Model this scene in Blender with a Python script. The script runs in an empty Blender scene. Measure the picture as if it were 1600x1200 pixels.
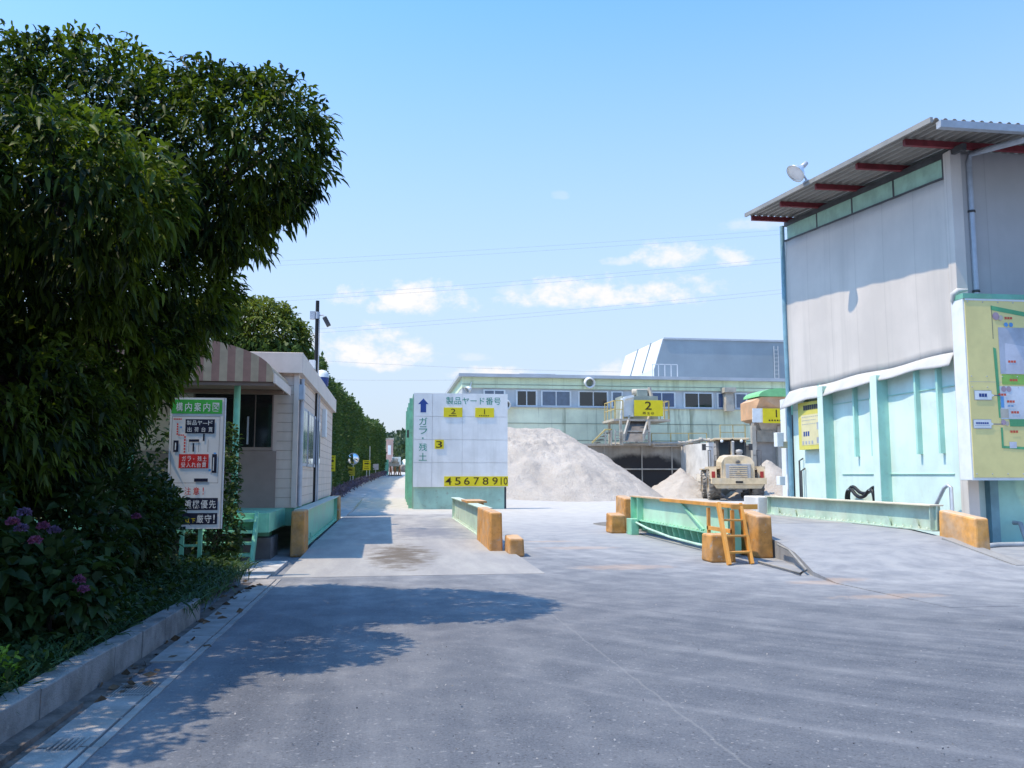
import bpy, bmesh, math, random
import numpy as np
from mathutils import Vector, Matrix
R = math.radians
rnd = random.Random(7)
rng = np.random.default_rng(7)
scene = bpy.context.scene
col = scene.collection

# ------------------------------------------------------------------ camera
EYE = Vector((0, 0, 1.35)); FPX = 1350.0
PITCH = math.atan(142/FPX); YAW = math.atan(193/math.hypot(FPX, 142))
cam_d = bpy.data.cameras.new('camera'); cam = bpy.data.objects.new('camera', cam_d); col.objects.link(cam)
cam_d.sensor_width = 36; cam_d.lens = FPX/1600*36; cam_d.clip_end = 5000; cam_d.clip_start = .05
cam.location = EYE; cam.rotation_euler = (R(90)+PITCH, 0, -YAW)
scene.camera = cam
_f = Vector((math.sin(YAW)*math.cos(PITCH), math.cos(YAW)*math.cos(PITCH), math.sin(PITCH)))
_r = Vector((math.cos(YAW), -math.sin(YAW), 0)); _u = _r.cross(_f)
def ray(x, y): return _f*FPX + _r*(x-800) + _u*(600-y)
def gnd(x, y, z=0): d = ray(x, y); return EYE + d*((z-EYE.z)/d.z)      # survey helpers: where a sight line meets a real plane
def aty(x, y, Y): d = ray(x, y); return EYE + d*(Y/d.y)
def atx(x, y, X): d = ray(x, y); return EYE + d*(X/d.x)

# ------------------------------------------------------------------ light and sky
SUN_EL, SUN_BEYOND = R(64), R(-9)
to_sun = Vector((-math.cos(SUN_EL)*math.cos(SUN_BEYOND), math.cos(SUN_EL)*math.sin(SUN_BEYOND), math.sin(SUN_EL)))
sl = bpy.data.lights.new('sun', 'SUN'); sl.energy = 4.5; sl.angle = R(.5); sl.color = (1, .83, .60)
so = bpy.data.objects.new('sun', sl); col.objects.link(so)
so.rotation_euler = to_sun.to_track_quat('Z', 'Y').to_euler(); so.location = (-20, 0, 40)
scene.view_settings.view_transform = 'Standard'; scene.view_settings.look = 'None'
scene.view_settings.exposure = .33; scene.view_settings.gamma = 1
scene.render.engine = 'CYCLES'
scene.cycles.max_bounces = 6; scene.cycles.transparent_max_bounces = 8

class N:                                    # tiny node-tree writer
    def __init__(s, tree): s.t = tree; s.n = tree.nodes; s.l = tree.links
    def new(s, ty, **kw):
        n = s.n.new(ty)
        for k, v in kw.items(): setattr(n, k, v)
        return n
    def put(s, sock, v):
        if hasattr(v, 'is_output') or isinstance(v, bpy.types.NodeSocket): s.l.new(v, sock)
        elif isinstance(v, (tuple, list)) and len(v) == 3 and sock.type == 'RGBA': sock.default_value = (*v, 1)
        else: sock.default_value = v
    def math(s, op, a, b=0.0, c=None, clamp=False):
        n = s.new('ShaderNodeMath', operation=op, use_clamp=clamp); s.put(n.inputs[0], a); s.put(n.inputs[1], b)
        if c is not None: s.put(n.inputs[2], c)
        return n.outputs[0]
    def vmath(s, op, a, b=(0, 0, 0)):
        n = s.new('ShaderNodeVectorMath', operation=op); s.put(n.inputs[0], a)
        s.put(n.inputs[1], b)
        return n.outputs['Value'] if op in ('LENGTH', 'DOT_PRODUCT') else n.outputs[0]
    def mix(s, f, a, b, mode='MIX'):
        n = s.new('ShaderNodeMix', data_type='RGBA', blend_type=mode); s.put(n.inputs[0], f); s.put(n.inputs[6], a); s.put(n.inputs[7], b)
        return n.outputs[2]
    def noise(s, vec, scale, detail=4, rough=.55, dist=0):
        n = s.new('ShaderNodeTexNoise'); n.inputs['Scale'].default_value = scale; n.inputs['Detail'].default_value = detail
        n.inputs['Roughness'].default_value = rough; n.inputs['Distortion'].default_value = dist
        if vec is not None: s.l.new(vec, n.inputs['Vector'])
        return n.outputs[0]
    def scale(s, vec, sc):
        n = s.new('ShaderNodeMapping'); s.l.new(vec, n.inputs[0]); n.inputs['Scale'].default_value = sc; return n.outputs[0]
    def step(s, v, lo, hi, a=0.0, b=1.0):
        n = s.new('ShaderNodeMapRange', interpolation_type='SMOOTHSTEP'); s.put(n.inputs[0], v)
        n.inputs[1].default_value = lo; n.inputs[2].default_value = hi; n.inputs[3].default_value = a; n.inputs[4].default_value = b
        return n.outputs[0]
    def sep(s, v): n = s.new('ShaderNodeSeparateXYZ'); s.l.new(v, n.inputs[0]); return n.outputs
    def comb(s, x, y, z):
        n = s.new('ShaderNodeCombineXYZ')
        for i, v in enumerate((x, y, z)): s.put(n.inputs[i], v)
        return n.outputs[0]

world = bpy.data.worlds.new('World'); scene.world = world; world.use_nodes = True
w = N(world.node_tree); w.n.clear()
sky = w.new('ShaderNodeTexSky', sky_type='NISHITA'); sky.sun_disc = False; sky.sun_elevation = SUN_EL
sky.sun_rotation = math.atan2(to_sun.x, to_sun.y); sky.air_density = 1.0; sky.dust_density = 1.6; sky.ozone_density = 2.0
tc = w.new('ShaderNodeTexCoord').outputs['Generated']
sx, sy, sz = w.sep(tc)
az = w.math('ARCTAN2', sx, sy); el = w.math('ARCSINE', sz)
sp = w.comb(az, el, 0)
wob = w.noise(w.scale(sp, (1, 1.5, 1)), 26, 6, .62)
wob2 = w.noise(w.scale(sp, (1, 1.6, 1)), 9, 3, .5)
cl = None
for (cx, cy, cw, ch, dens) in [(640, 472, 105, 34, 1), (948, 462, 150, 34, .95), (1046, 402, 62, 32, .85), (1142, 403, 30, 22, .8), (575, 556, 105, 42, 1), (775, 587, 70, 16, .9),
                               (875, 307, 14, 8, .16), (968, 410, 26, 10, .5), (1180, 352, 46, 14, .35), (985, 584, 60, 20, .6), (745, 560, 30, 9, .3),
                               (300, 500, 120, 40, .8), (1800, 420, 160, 50, .8), (-150, 520, 170, 50, .9), (2300, 500, 200, 60, .9), (830, 455, 60, 14, .35)]:
    d = ray(cx, cy).normalized(); a0 = math.atan2(d.x, d.y); e0 = math.asin(d.z)
    u = w.math('DIVIDE', w.math('SUBTRACT', az, a0), cw*1.2/1357)
    v0 = w.math('SUBTRACT', el, e0)
    v = w.math('ADD', w.math('DIVIDE', w.math('MAXIMUM', v0, 0), ch*1.15/1357), w.math('DIVIDE', w.math('MINIMUM', v0, 0), ch*.62/1357))
    rr = w.math('ADD', w.math('MULTIPLY', u, u), w.math('MULTIPLY', v, v))
    k = w.math('ADD', w.math('SUBTRACT', 1.0, rr), w.math('ADD', w.math('MULTIPLY', w.math('SUBTRACT', wob, .52), 3.9), w.math('MULTIPLY', w.math('SUBTRACT', wob2, .5), 1.6)))
    k = w.math('MULTIPLY', w.step(k, -.08, 1.25), dens)
    cl = k if cl is None else w.math('MAXIMUM', cl, k)
skyc = w.mix(1.0, sky.outputs[0], (.74, 1.52, 2.15), 'MULTIPLY')
# thin whitish air towards the horizon
hz = w.step(el, -.02, .70, .94, 0.0)
skyc = w.mix(hz, skyc, (3.75, 4.1, 4.65))
skyc = w.mix(w.math('MULTIPLY', cl, .96), skyc, (5.7, 5.45, 5.3))
bg = w.new('ShaderNodeBackground'); w.l.new(skyc, bg.inputs[0]); bg.inputs[1].default_value = .15
wo = w.new('ShaderNodeOutputWorld'); w.l.new(bg.outputs[0], wo.inputs[0])

# ------------------------------------------------------------------ materials
MATS = {}
def lin(c): return tuple(((x/255)/12.92 if x/255 <= .04045 else ((x/255+.055)/1.055)**2.4) for x in c)
def mat(name, c, rough=.6, metal=0.0, var=.12, scale=2.5, streak=0.0, streak_col=(.12, .11, .08), dust=0.0, bump=0.0, bscale=80, rust=0.0, spec=.35, chips=0.0, joint=None):
    m = bpy.data.materials.new(name); m.use_nodes = True; t = N(m.node_tree); t.n.clear()
    p = t.new('ShaderNodeBsdfPrincipled'); o = t.new('ShaderNodeOutputMaterial'); t.l.new(p.outputs[0], o.inputs[0])
    g = t.new('ShaderNodeNewGeometry'); pos = g.outputs['Position']
    n1 = t.noise(pos, scale, 5, .6)
    c0 = tuple(x*(1-var*1.6) for x in c); c1 = tuple(min(x*(1+var*1.2), .95) for x in c)
    cc = t.mix(t.step(n1, .3, .7), c0, c1)
    if streak:
        s = t.noise(t.scale(pos, (1, 1, .07)), 2.2, 5, .65)
        cc = t.mix(t.math('MULTIPLY', t.step(s, .5, .72), streak), cc, streak_col)
    if joint:                                    # sheet laps: (axis, spacing)
        fr = t.math('FRACT', t.math('DIVIDE', t.sep(pos)[joint[0]], joint[1])); cc = t.mix(t.step(fr, .0, .03, .38, 0), cc, tuple(x*.55 for x in c))
        cc = t.mix(t.step(fr, .93, 1.0, 0, .10), cc, tuple(x*.7 for x in c))
    if chips:                                    # flaked paint down to grey concrete, black scuffs
        s = t.noise(pos, 6.5, 6, .72); cc = t.mix(t.math('MULTIPLY', t.step(s, .60, .63), chips), cc, (.30, .28, .25))
        s = t.noise(t.scale(pos, (1, 1, 3)), 4, 5, .7); cc = t.mix(t.math('MULTIPLY', t.step(s, .60, .72), chips*.7), cc, (.07, .05, .04))
    if rust:
        s = t.noise(pos, 5, 6, .7)
        cc = t.mix(t.math('MULTIPLY', t.step(s, .56, .7), rust), cc, (.22, .09, .035))
    if dust:
        nz = t.sep(g.outputs['Normal'])[2]
        s = t.noise(pos, 1.7, 6, .65)
        f = t.math('ADD', t.math('MULTIPLY', t.step(nz, .2, .9), .75), t.step(s, .42, .72, 0, .8))
        cc = t.mix(t.math('MULTIPLY', f, dust, clamp=True), cc, (.50, .45, .39))
    t.put(p.inputs['Base Color'], cc)
    rr = t.step(n1, .25, .75, max(rough-.1, .03), min(rough+.1, 1)); t.put(p.inputs['Roughness'], rr)
    p.inputs['Metallic'].default_value = metal; p.inputs['Specular IOR Level'].default_value = spec
    if bump:
        b = t.new('ShaderNodeBump'); b.inputs['Strength'].default_value = bump; b.inputs['Distance'].default_value = .02
        t.l.new(t.noise(pos, bscale, 4, .6), b.inputs['Height']); t.l.new(b.outputs[0], p.inputs['Normal'])
    MATS[name] = m; return m
def glass(name, c, rough=.04):
    m = mat(name, c, rough, 0, .1, 1, spec=.9); return m
def leafmat(name, c, c2, trans=.35, rough=.52):
    m = bpy.data.materials.new(name); m.use_nodes = True; t = N(m.node_tree); t.n.clear()
    o = t.new('ShaderNodeOutputMaterial'); p = t.new('ShaderNodeBsdfPrincipled'); tr = t.new('ShaderNodeBsdfTranslucent')
    at = t.new('ShaderNodeAttribute', attribute_name='tint')
    cc = t.mix(at.outputs['Fac'], c, c2)
    t.put(p.inputs['Base Color'], cc); p.inputs['Roughness'].default_value = rough; p.inputs['Specular IOR Level'].default_value = .2
    t.put(tr.inputs[0], t.mix(1.0, cc, (1.2, 1.25, .5), 'MULTIPLY'))
    ms = t.new('ShaderNodeMixShader'); ms.inputs[0].default_value = trans
    t.l.new(p.outputs[0], ms.inputs[1]); t.l.new(tr.outputs[0], ms.inputs[2]); t.l.new(ms.outputs[0], o.inputs[0])
    MATS[name] = m; return m

AQUA = mat('pale aqua wall', (.64, .78, .73), .5, 0, .06, 1.2, streak=.32, streak_col=(.5, .62, .58), rust=.08)
GREEN = mat('aqua green paint', (.38, .66, .58), .45, 0, .08, 1.2, streak=.3, streak_col=(.3, .4, .36), rust=.12)
GREEND = mat('mint green steel paint', (.23, .55, .38), .42, 0, .12, 2, rust=.3, dust=.25)
MINT = mat('mint kiosk steel', (.22, .53, .36), .42, 0, .12, 3, rust=.2)
PALEG = mat('dusty pale green beam', (.42, .55, .45), .55, 0, .12, 2, rust=.25, dust=.45)
ORANGE = mat('orange ochre paint', (.50, .235, .06), .75, 0, .2, 5, dust=.36, rust=.3, bump=.3, chips=.8)
ORANGEL = mat('orange ladder paint', (.62, .28, .05), .5, 0, .12, 4, rust=.35, dust=.15)
WHITEP = mat('white panel', (.76, .745, .725), .5, 0, .05, 1.5, streak=.3, streak_col=(.45, .44, .40))
WHITE = mat('white paint', (.72, .74, .74), .5, 0, .05, 3)
YELLOW = mat('yellow sign face', (.72, .58, .015), .45, 0, .04, 3)
YELLOWD = mat('yellow board in weather', (.62, .56, .12), .5, 0, .05, 3)
OLIVE = mat('map board yellow', (.76, .65, .28), .5, 0, .05, 2)
BLACK = mat('black paint', (.012, .012, .014), .5, 0, .2, 5)
DKGREY = mat('dark grey steel', (.06, .062, .068), .55, 0, .2, 4)
BLUEINK = mat('blue ink', (.02, .06, .25), .5)
GREENINK = mat('green ink', (.02, .25, .17), .5)
REDINK = mat('red ink', (.62, .03, .03), .5)
SIGNGREEN = mat('sign green', (.06, .42, .07), .5)
NAVY = mat('navy ink', (.012, .016, .04), .5)
BROWNINK = mat('dark brown ink', (.06, .035, .005), .5)
BEIGE = mat('beige siding', (.66, .53, .44), .6, 0, .06, 2, streak=.2, streak_col=(.3, .27, .23))
BEIGED = mat('brown door', (.30, .22, .185), .6, 0, .08, 2)
PARAPET = mat('cream parapet', (.64, .55, .48), .55, 0, .06, 2, streak=.2, streak_col=(.32, .28, .24))
STRIPEA = mat('awning stripe brown', (.27, .15, .115), .7, 0, .08, 6)
STRIPEB = mat('awning stripe beige', (.36, .28, .19), .7, 0, .08, 6)
CLAD = mat('pale grey cladding', (.585, .54, .505), .6, 0, .05, .8, streak=.4, streak_col=(.42, .40, .38), joint=(1, 1.1))
FRONTW = mat('grey front wall', (.42, .41, .41), .6, 0, .05, .8, streak=.3, streak_col=(.32, .31, .31), joint=(0, 1.1))
CANVAS = mat('canvas hem', (.48, .475, .47), .75, 0, .05, 3)
FRIEZE = mat('green frieze', (.33, .52, .42), .6, 0, .1, 3, streak=.4, streak_col=(.22, .33, .27))
ROOFM = mat('corrugated roof sheet', (.27, .26, .245), .55, .1, .1, 1.5, rust=.12)
PURLIN = mat('red primer steel', (.21, .035, .045), .6, 0, .15, 5)
GALV = mat('galvanised pipe', (.42, .45, .50), .45, .3, .08, 5)
CONC = mat('grey concrete', (.40, .39, .385), .85, 0, .15, 3, streak=.2, streak_col=(.2, .19, .18), bump=.25)
CONCD = mat('dirty concrete', (.25, .24, .235), .9, 0, .2, 4, bump=.3)
CONCW = mat('dusty white concrete', (.62, .60, .58), .9, 0, .1, 1.5, dust=.3, bump=.3, bscale=20)
SOIL = mat('soil', (.07, .055, .045), .95, 0, .3, 4, bump=.5, bscale=25)
BACKW = mat('weathered green wall', (.80, .82, .60), .75, 0, .1, .5, streak=.95, streak_col=(.30, .31, .20), dust=.12)
BACKW2 = mat('weathered light green wall', (.72, .84, .60), .75, 0, .08, .5, streak=.55, streak_col=(.36, .44, .28))
GREYBAND = mat('light grey band', (.55, .57, .58), .6, 0, .06, 1)
ROOFEDGE = mat('roof edge metal', (.46, .49, .53), .5, .2, .06, 1)
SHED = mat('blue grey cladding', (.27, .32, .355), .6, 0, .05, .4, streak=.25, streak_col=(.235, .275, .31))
SHEDL = mat('pale sunlit cladding', (.62, .63, .64), .6, 0, .05, .4)  # lighter copy of the shed colour; sunlight put in for the sloped side
GLASSB = glass('blue window glass', (.025, .07, .17), .06)
GLASSK = glass('dark window glass', (.012, .013, .016), .05)
LOADER = mat('dusty yellow loader paint', (.58, .45, .28), .65, 0, .1, 3, dust=.7)
LOADERG = mat('loader grey panel', (.34, .34, .34), .6, 0, .1, 3, dust=.5)
RUBBER = mat('dusty rubber', (.13, .12, .11), .85, 0, .2, 6, dust=.85)
RUBBERK = mat('black rubber hose', (.015, .016, .02), .5, 0, .2, 6)
REDL = mat('red lamp lens', (.30, .03, .025), .35)
ORBIN = mat('orange bin', (.62, .36, .20), .65, 0, .1, 1.5, streak=.3, streak_col=(.45, .38, .30), dust=.2)
DOME = mat('green dome', (.20, .50, .22), .6, 0, .1, 1.5)
DUSTY = mat('dusty steel', (.44, .40, .34), .75, 0, .12, 2, rust=.25, dust=.5)
DUSTYD = mat('dusty dark steel', (.13, .12, .11), .8, 0, .2, 2, dust=.25)
YELRAIL = mat('yellow handrail', (.60, .45, .16), .6, 0, .1, 4, dust=.3)
MIRRORM = mat('mirror glass', (.85, .87, .9), .05, 1.0, .01, 3)
BARK = mat('bark', (.045, .035, .028), .9, 0, .3, 8, bump=.6, bscale=30)
PINKW = mat('pink stucco', (.55, .36, .30), .8, 0, .08, 1)
TANKW = mat('white tank', (.68, .72, .66), .45, 0, .06, 2)
HOSEG = mat('grey pipe', (.34, .36, .38), .6)
WIRE = mat('power cable', (.25, .28, .32), .6)
SPOT = mat('floodlight bowl', (.7, .72, .74), .3, .6, .04, 5)
CHEST = leafmat('chestnut leaf', (.010, .024, .009), (.13, .185, .020), .34)
SHRUB = leafmat('shrub leaf', (.018, .038, .014), (.05, .085, .022), .28)
HEDGE = leafmat('hedge leaf', (.030, .062, .024), (.075, .125, .036), .3)
HEDGEL = leafmat('light tree leaf', (.06, .095, .02), (.16, .19, .04), .3)
BRIGHT = leafmat('bright weed leaf', (.10, .18, .02), (.22, .33, .04), .4)
GRASSM = leafmat('grass blade', (.025, .055, .025), (.075, .13, .05), .3)
FAR = leafmat('far wood leaf', (.05, .085, .055), (.10, .14, .075), .2)
PETALP = leafmat('pink hydrangea', (.14, .035, .085), (.20, .07, .15), .25)
PETALV = leafmat('violet hydrangea', (.085, .055, .13), (.13, .09, .19), .25)
LAV = leafmat('purple ground cover leaf', (.10, .075, .12), (.17, .13, .20), .2)
BURR = mat('chestnut burr', (.36, .40, .08), .8, 0, .2, 30)

# ------------------------------------------------------------------ geometry helpers
def origin_of(o):
    v = Vector((0, 0, 0))
    while o is not None: v += o.location; o = o.parent
    return v
class MB:
    def __init__(s): s.v = []; s.f = []; s.m = []; s.smooth = []
    def add(s, verts, faces, mi=0, smooth=False):
        b = len(s.v); s.v += [tuple(v) for v in verts]
        for f in faces: s.f.append(tuple(b+i for i in f)); s.m.append(mi); s.smooth.append(smooth)
        return s
    def box(s, x0, x1, y0, y1, z0, z1, mi=0, M=None):
        vs = [Vector((x, y, z)) for z in (z0, z1) for y in (y0, y1) for x in (x0, x1)]
        if M is not None: vs = [M @ v for v in vs]
        return s.add(vs, [(0, 2, 3, 1), (4, 5, 7, 6), (0, 1, 5, 4), (2, 6, 7, 3), (0, 4, 6, 2), (1, 3, 7, 5)], mi)
    def prism(s, poly, d, mi=0, smooth=False):          # polygon of points pushed along d
        d = Vector(d); n = len(poly); a = [Vector(p) for p in poly]; b = [p+d for p in a]
        fs = [tuple(range(n))[::-1], tuple(range(n, 2*n))]
        s.add(a+b, fs, mi)
        return s.add(a+b, [(i, (i+1) % n, n+(i+1) % n, n+i) for i in range(n)], mi, smooth)
    def bar(s, a, b, w, h=None, mi=0, up=(0, 0, 1)):     # square bar from a to b
        a = Vector(a); b = Vector(b); h = h or w; d = (b-a).normalized(); up = Vector(up)
        if abs(d.dot(up)) > .98: up = Vector((0, 1, 0))
        x = d.cross(up).normalized()*w/2; y = x.cross(d).normalized()*h/2
        return s.add([a-x-y, a+x-y, a+x+y, a-x+y, b-x-y, b+x-y, b+x+y, b-x+y],
                     [(3, 2, 1, 0), (4, 5, 6, 7), (0, 1, 5, 4), (1, 2, 6, 5), (2, 3, 7, 6), (3, 0, 4, 7)], mi)
    def tube(s, pts, r, n=8, mi=0, cap=True):
        pts = [Vector(p) for p in pts]; k = len(pts); rs = r if isinstance(r, (list, tuple)) else [r]*k
        vs = []; prev = None
        for i, p in enumerate(pts):
            d = (pts[min(i+1, k-1)]-pts[max(i-1, 0)]).normalized()
            if prev is None:
                x = d.orthogonal().normalized()
            else:
                x = (prev-d*prev.dot(d)); x = x.normalized() if x.length > 1e-6 else d.orthogonal().normalized()
            prev = x; y = d.cross(x)
            vs += [p+(x*math.cos(2*math.pi*j/n)+y*math.sin(2*math.pi*j/n))*rs[i] for j in range(n)]
        fs = [(i*n+j, i*n+(j+1) % n, (i+1)*n+(j+1) % n, (i+1)*n+j) for i in range(k-1) for j in range(n)]
        s.add(vs, fs, mi, True)
        if cap: s.add(vs[:n], [tuple(range(n))[::-1]], mi); s.add(vs[-n:], [tuple(range(n))], mi)
        return s
    def lathe(s, c, axis, prof, n=20, mi=0, smooth=True):  # prof: (radius, along)
        c = Vector(c); a = Vector(axis).normalized(); x = a.orthogonal().normalized(); y = a.cross(x); vs = []
        for r_, h in prof: vs += [c+a*h+(x*math.cos(2*math.pi*j/n)+y*math.sin(2*math.pi*j/n))*max(r_, 1e-4) for j in range(n)]
        return s.add(vs, [(i*n+j, i*n+(j+1) % n, (i+1)*n+(j+1) % n, (i+1)*n+j) for i in range(len(prof)-1) for j in range(n)], mi, smooth)
    def build(s, name, m, parent=None, bev=0, solid=0, loc=None):
        me = bpy.data.meshes.new(name); off = origin_of(parent) if parent is not None else Vector(loc or (0, 0, 0))
        me.from_pydata([tuple(Vector(v)-off) for v in s.v], [], s.f)
        for q in (m if isinstance(m, (list, tuple)) else [m]): me.materials.append(q)
        me.polygons.foreach_set('material_index', s.m); me.polygons.foreach_set('use_smooth', s.smooth)
        me.update(); o = bpy.data.objects.new(name, me); col.objects.link(o)
        if parent is not None: o.parent = parent
        elif loc is not None: o.location = loc
        if solid: q = o.modifiers.new('thickness', 'SOLIDIFY'); q.thickness = solid; q.offset = 0
        if bev:
            q = o.modifiers.new('bevel', 'BEVEL'); q.width = bev; q.segments = 2; q.limit_method = 'ANGLE'; q.angle_limit = R(40)
        return o
def tag(o, label=None, cat=None, group=None, kind=None):
    for k, v in (('label', label), ('category', cat), ('group', group), ('kind', kind)):
        if v: o[k] = v
    return o
def thing(name, loc, label, cat, group=None):
    o = bpy.data.objects.new(name, None); col.objects.link(o); o.location = loc; o.empty_display_size = .3
    return tag(o, label, cat, group)
def copy_tree(o, parent=None):
    c = o.copy(); col.objects.link(c); c.parent = parent
    for ch in list(o.children): copy_tree(ch, c)
    return c
_tcache = {}
def text_geo(txt, bold=0):
    if (txt, bold) in _tcache: return _tcache[(txt, bold)]
    cu = bpy.data.curves.new('writing', 'FONT'); cu.body = txt; cu.size = 1; cu.resolution_u = 3; cu.offset = bold
    ob = bpy.data.objects.new('writing', cu); col.objects.link(ob)
    dg = bpy.context.evaluated_depsgraph_get(); dg.update(); ev = ob.evaluated_get(dg); me = ev.to_mesh()
    vs = [v.co.copy() for v in me.vertices]; fs = [tuple(p.vertices) for p in me.polygons]
    ev.to_mesh_clear(); bpy.data.objects.remove(ob); bpy.data.curves.remove(cu)
    _tcache[(txt, bold)] = (vs, fs); return vs, fs
class Face:                                   # a flat sign face: u,v in metres from its top left corner, n towards the reader
    def __init__(s, o, right, up): s.o = Vector(o); s.r = Vector(right).normalized(); s.u = Vector(up).normalized(); s.n = s.r.cross(s.u)
    def p(s, u, v, d=0): return s.o+s.r*u-s.u*v+s.n*d
    def rect(s, mb, u0, v0, u1, v1, d=.003, mi=0):
        return mb.add([s.p(u0, v1, d), s.p(u1, v1, d), s.p(u1, v0, d), s.p(u0, v0, d)], [(0, 1, 2, 3)], mi)
    def slab(s, mb, u0, v0, u1, v1, d0, d1, mi=0):
        return mb.prism([s.p(u0, v1, d0), s.p(u1, v1, d0), s.p(u1, v0, d0), s.p(u0, v0, d0)], s.n*(d1-d0), mi)
    def text(s, mb, txt, u0, v0, u1, v1, d=.006, mi=0, bold=.012, keep=False):
        vs, fs = text_geo(txt, bold)
        if not vs: return
        x0 = min(v.x for v in vs); x1 = max(v.x for v in vs); y0 = min(v.y for v in vs); y1 = max(v.y for v in vs)
        kx = (u1-u0)/max(x1-x0, 1e-6); ky = (v1-v0)/max(y1-y0, 1e-6)
        if keep: kx = ky = min(kx, ky); u0 = (u0+u1)/2-(x1-x0)*kx/2; v1 = (v0+v1)/2+(y1-y0)*ky/2
        mb.add([s.p(u0+(v.x-x0)*kx, v1-(v.y-y0)*ky, d) for v in vs], fs, mi)
    def dashes(s, mb, u0, v0, u1, v1, n, d=.006, mi=0, gap=.3):  # writing too small to read
        q = (u1-u0)/n
        for i in range(n): s.rect(mb, u0+i*q, v0, u0+(i+1-gap)*q, v1, d, mi)
def gz(y, x=-2.0):                            # the lane climbs gently beyond the yard, the yard itself stays level
    return .022*min(max(0, y-34), 80)*min(max((9-x)/5.5, 0), 1)

def leaves(name, P, D, L, W, m, parent=None, droop=.25, fold=.25, tint=None, loc=None, up=None):
    n = len(P); D = D/np.linalg.norm(D, axis=1, keepdims=True)
    U = np.tile(np.array([0, 0, 1.0]), (n, 1))+rng.normal(0, .45, (n, 3)) if up is None else up
    S = np.cross(D, U); S /= np.linalg.norm(S, axis=1, keepdims=True)+1e-9; U = np.cross(S, D)
    L = np.broadcast_to(np.asarray(L, float), (n,))[:, None]*rng.uniform(.75, 1.2, (n, 1)); W = np.broadcast_to(np.asarray(W, float), (n,))[:, None]*rng.uniform(.8, 1.2, (n, 1))
    dz = np.array([0, 0, -1.0])
    c1 = P+D*L*.35-U*0; c2 = P+D*L*.7+dz*L*droop*.35; tip = P+D*L*.98+dz*L*droop
    V = np.stack([P, c1-S*W*.5+U*W*fold, c1+S*W*.5+U*W*fold, c2-S*W*.38+U*W*fold*.7, c2+S*W*.38+U*W*fold*.7, tip, c1, c2], 1).reshape(-1, 3)
    # two halves about the midrib so each leaf has a fold
    base = np.arange(n)[:, None]*8
    tri = np.concatenate([base+np.array([[0, 6, 1]]), base+np.array([[0, 2, 6]]), base+np.array([[3, 7, 5]]), base+np.array([[7, 4, 5]])], 1).reshape(-1, 3)
    quad = np.concatenate([base+np.array([[1, 6, 7, 3]]), base+np.array([[6, 2, 4, 7]])], 1).reshape(-1, 4)
    off = np.array(origin_of(parent)) if parent is not None else np.array(loc or (0, 0, 0))
    return raw(name, V-off, [tri, quad], m, parent, loc, np.repeat(rng.uniform(0, 1, n) if tint is None else tint, 8))
def small_leaves(name, P, D, L, W, m, parent=None, tint=None, loc=None):   # one folded diamond each
    n = len(P); D = D/np.linalg.norm(D, axis=1, keepdims=True); U = rng.normal(0, 1, (n, 3)); S = np.cross(D, U); S /= np.linalg.norm(S, axis=1, keepdims=True)+1e-9
    L = np.broadcast_to(np.asarray(L, float), (n,))[:, None]*rng.uniform(.7, 1.3, (n, 1)); W = np.broadcast_to(np.asarray(W, float), (n,))[:, None]*rng.uniform(.7, 1.3, (n, 1))
    V = np.stack([P, P+D*L*.5-S*W*.5, P+D*L*.5+S*W*.5, P+D*L], 1).reshape(-1, 3); base = np.arange(n)[:, None]*4
    quad = (base+np.array([[0, 2, 3, 1]])).reshape(-1, 4)
    off = np.array(origin_of(parent)) if parent is not None else np.array(loc or (0, 0, 0))
    return raw(name, V-off, [quad], m, parent, loc, np.repeat(rng.uniform(0, 1, n) if tint is None else tint, 4))
def raw(name, V, polys, m, parent, loc, tint):
    me = bpy.data.meshes.new(name); me.vertices.add(len(V)); me.vertices.foreach_set('co', V.astype(np.float32).ravel())
    idx = np.concatenate([q.ravel() for q in polys]); cnt = np.concatenate([np.full(len(q), q.shape[1]) for q in polys])
    me.loops.add(len(idx)); me.loops.foreach_set('vertex_index', idx.astype(np.int32))
    me.polygons.add(len(cnt)); st = np.concatenate([[0], np.cumsum(cnt)[:-1]])
    me.polygons.foreach_set('loop_start', st.astype(np.int32)); me.polygons.foreach_set('loop_total', cnt.astype(np.int32))
    a = me.attributes.new('tint', 'FLOAT', 'POINT'); a.data.foreach_set('value', np.asarray(tint, np.float32))
    me.materials.append(m); me.update(calc_edges=True)
    o = bpy.data.objects.new(name, me); col.objects.link(o)
    if parent is not None: o.parent = parent
    elif loc is not None: o.location = loc
    return o
def blob_points(blobs, n, lo=.6, hi=1.0, keep_in=.25):
    vol = np.array([b[3]*b[4]*b[5] for b in blobs])**(2/3); pr = vol/vol.sum(); out = []; nor = []
    k = rng.choice(len(blobs), n*2, p=pr); d = rng.normal(0, 1, (n*2, 3)); d /= np.linalg.norm(d, axis=1, keepdims=True)
    B = np.array(blobs, float); r_ = lo+(hi-lo)*rng.uniform(0, 1, n*2)**.6
    P = B[k, :3]+d*B[k, 3:6]*r_[:, None]
    q = np.min(np.where(np.arange(len(B))[None, :] == k[:, None], 9, (((P[:, None, :]-B[None, :, :3])/B[None, :, 3:6])**2).sum(2)), axis=1)
    ok = (q > .7) | (rng.uniform(0, 1, n*2) < keep_in)
    return P[ok][:n], (d/B[k, 3:6])[ok][:n]

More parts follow.
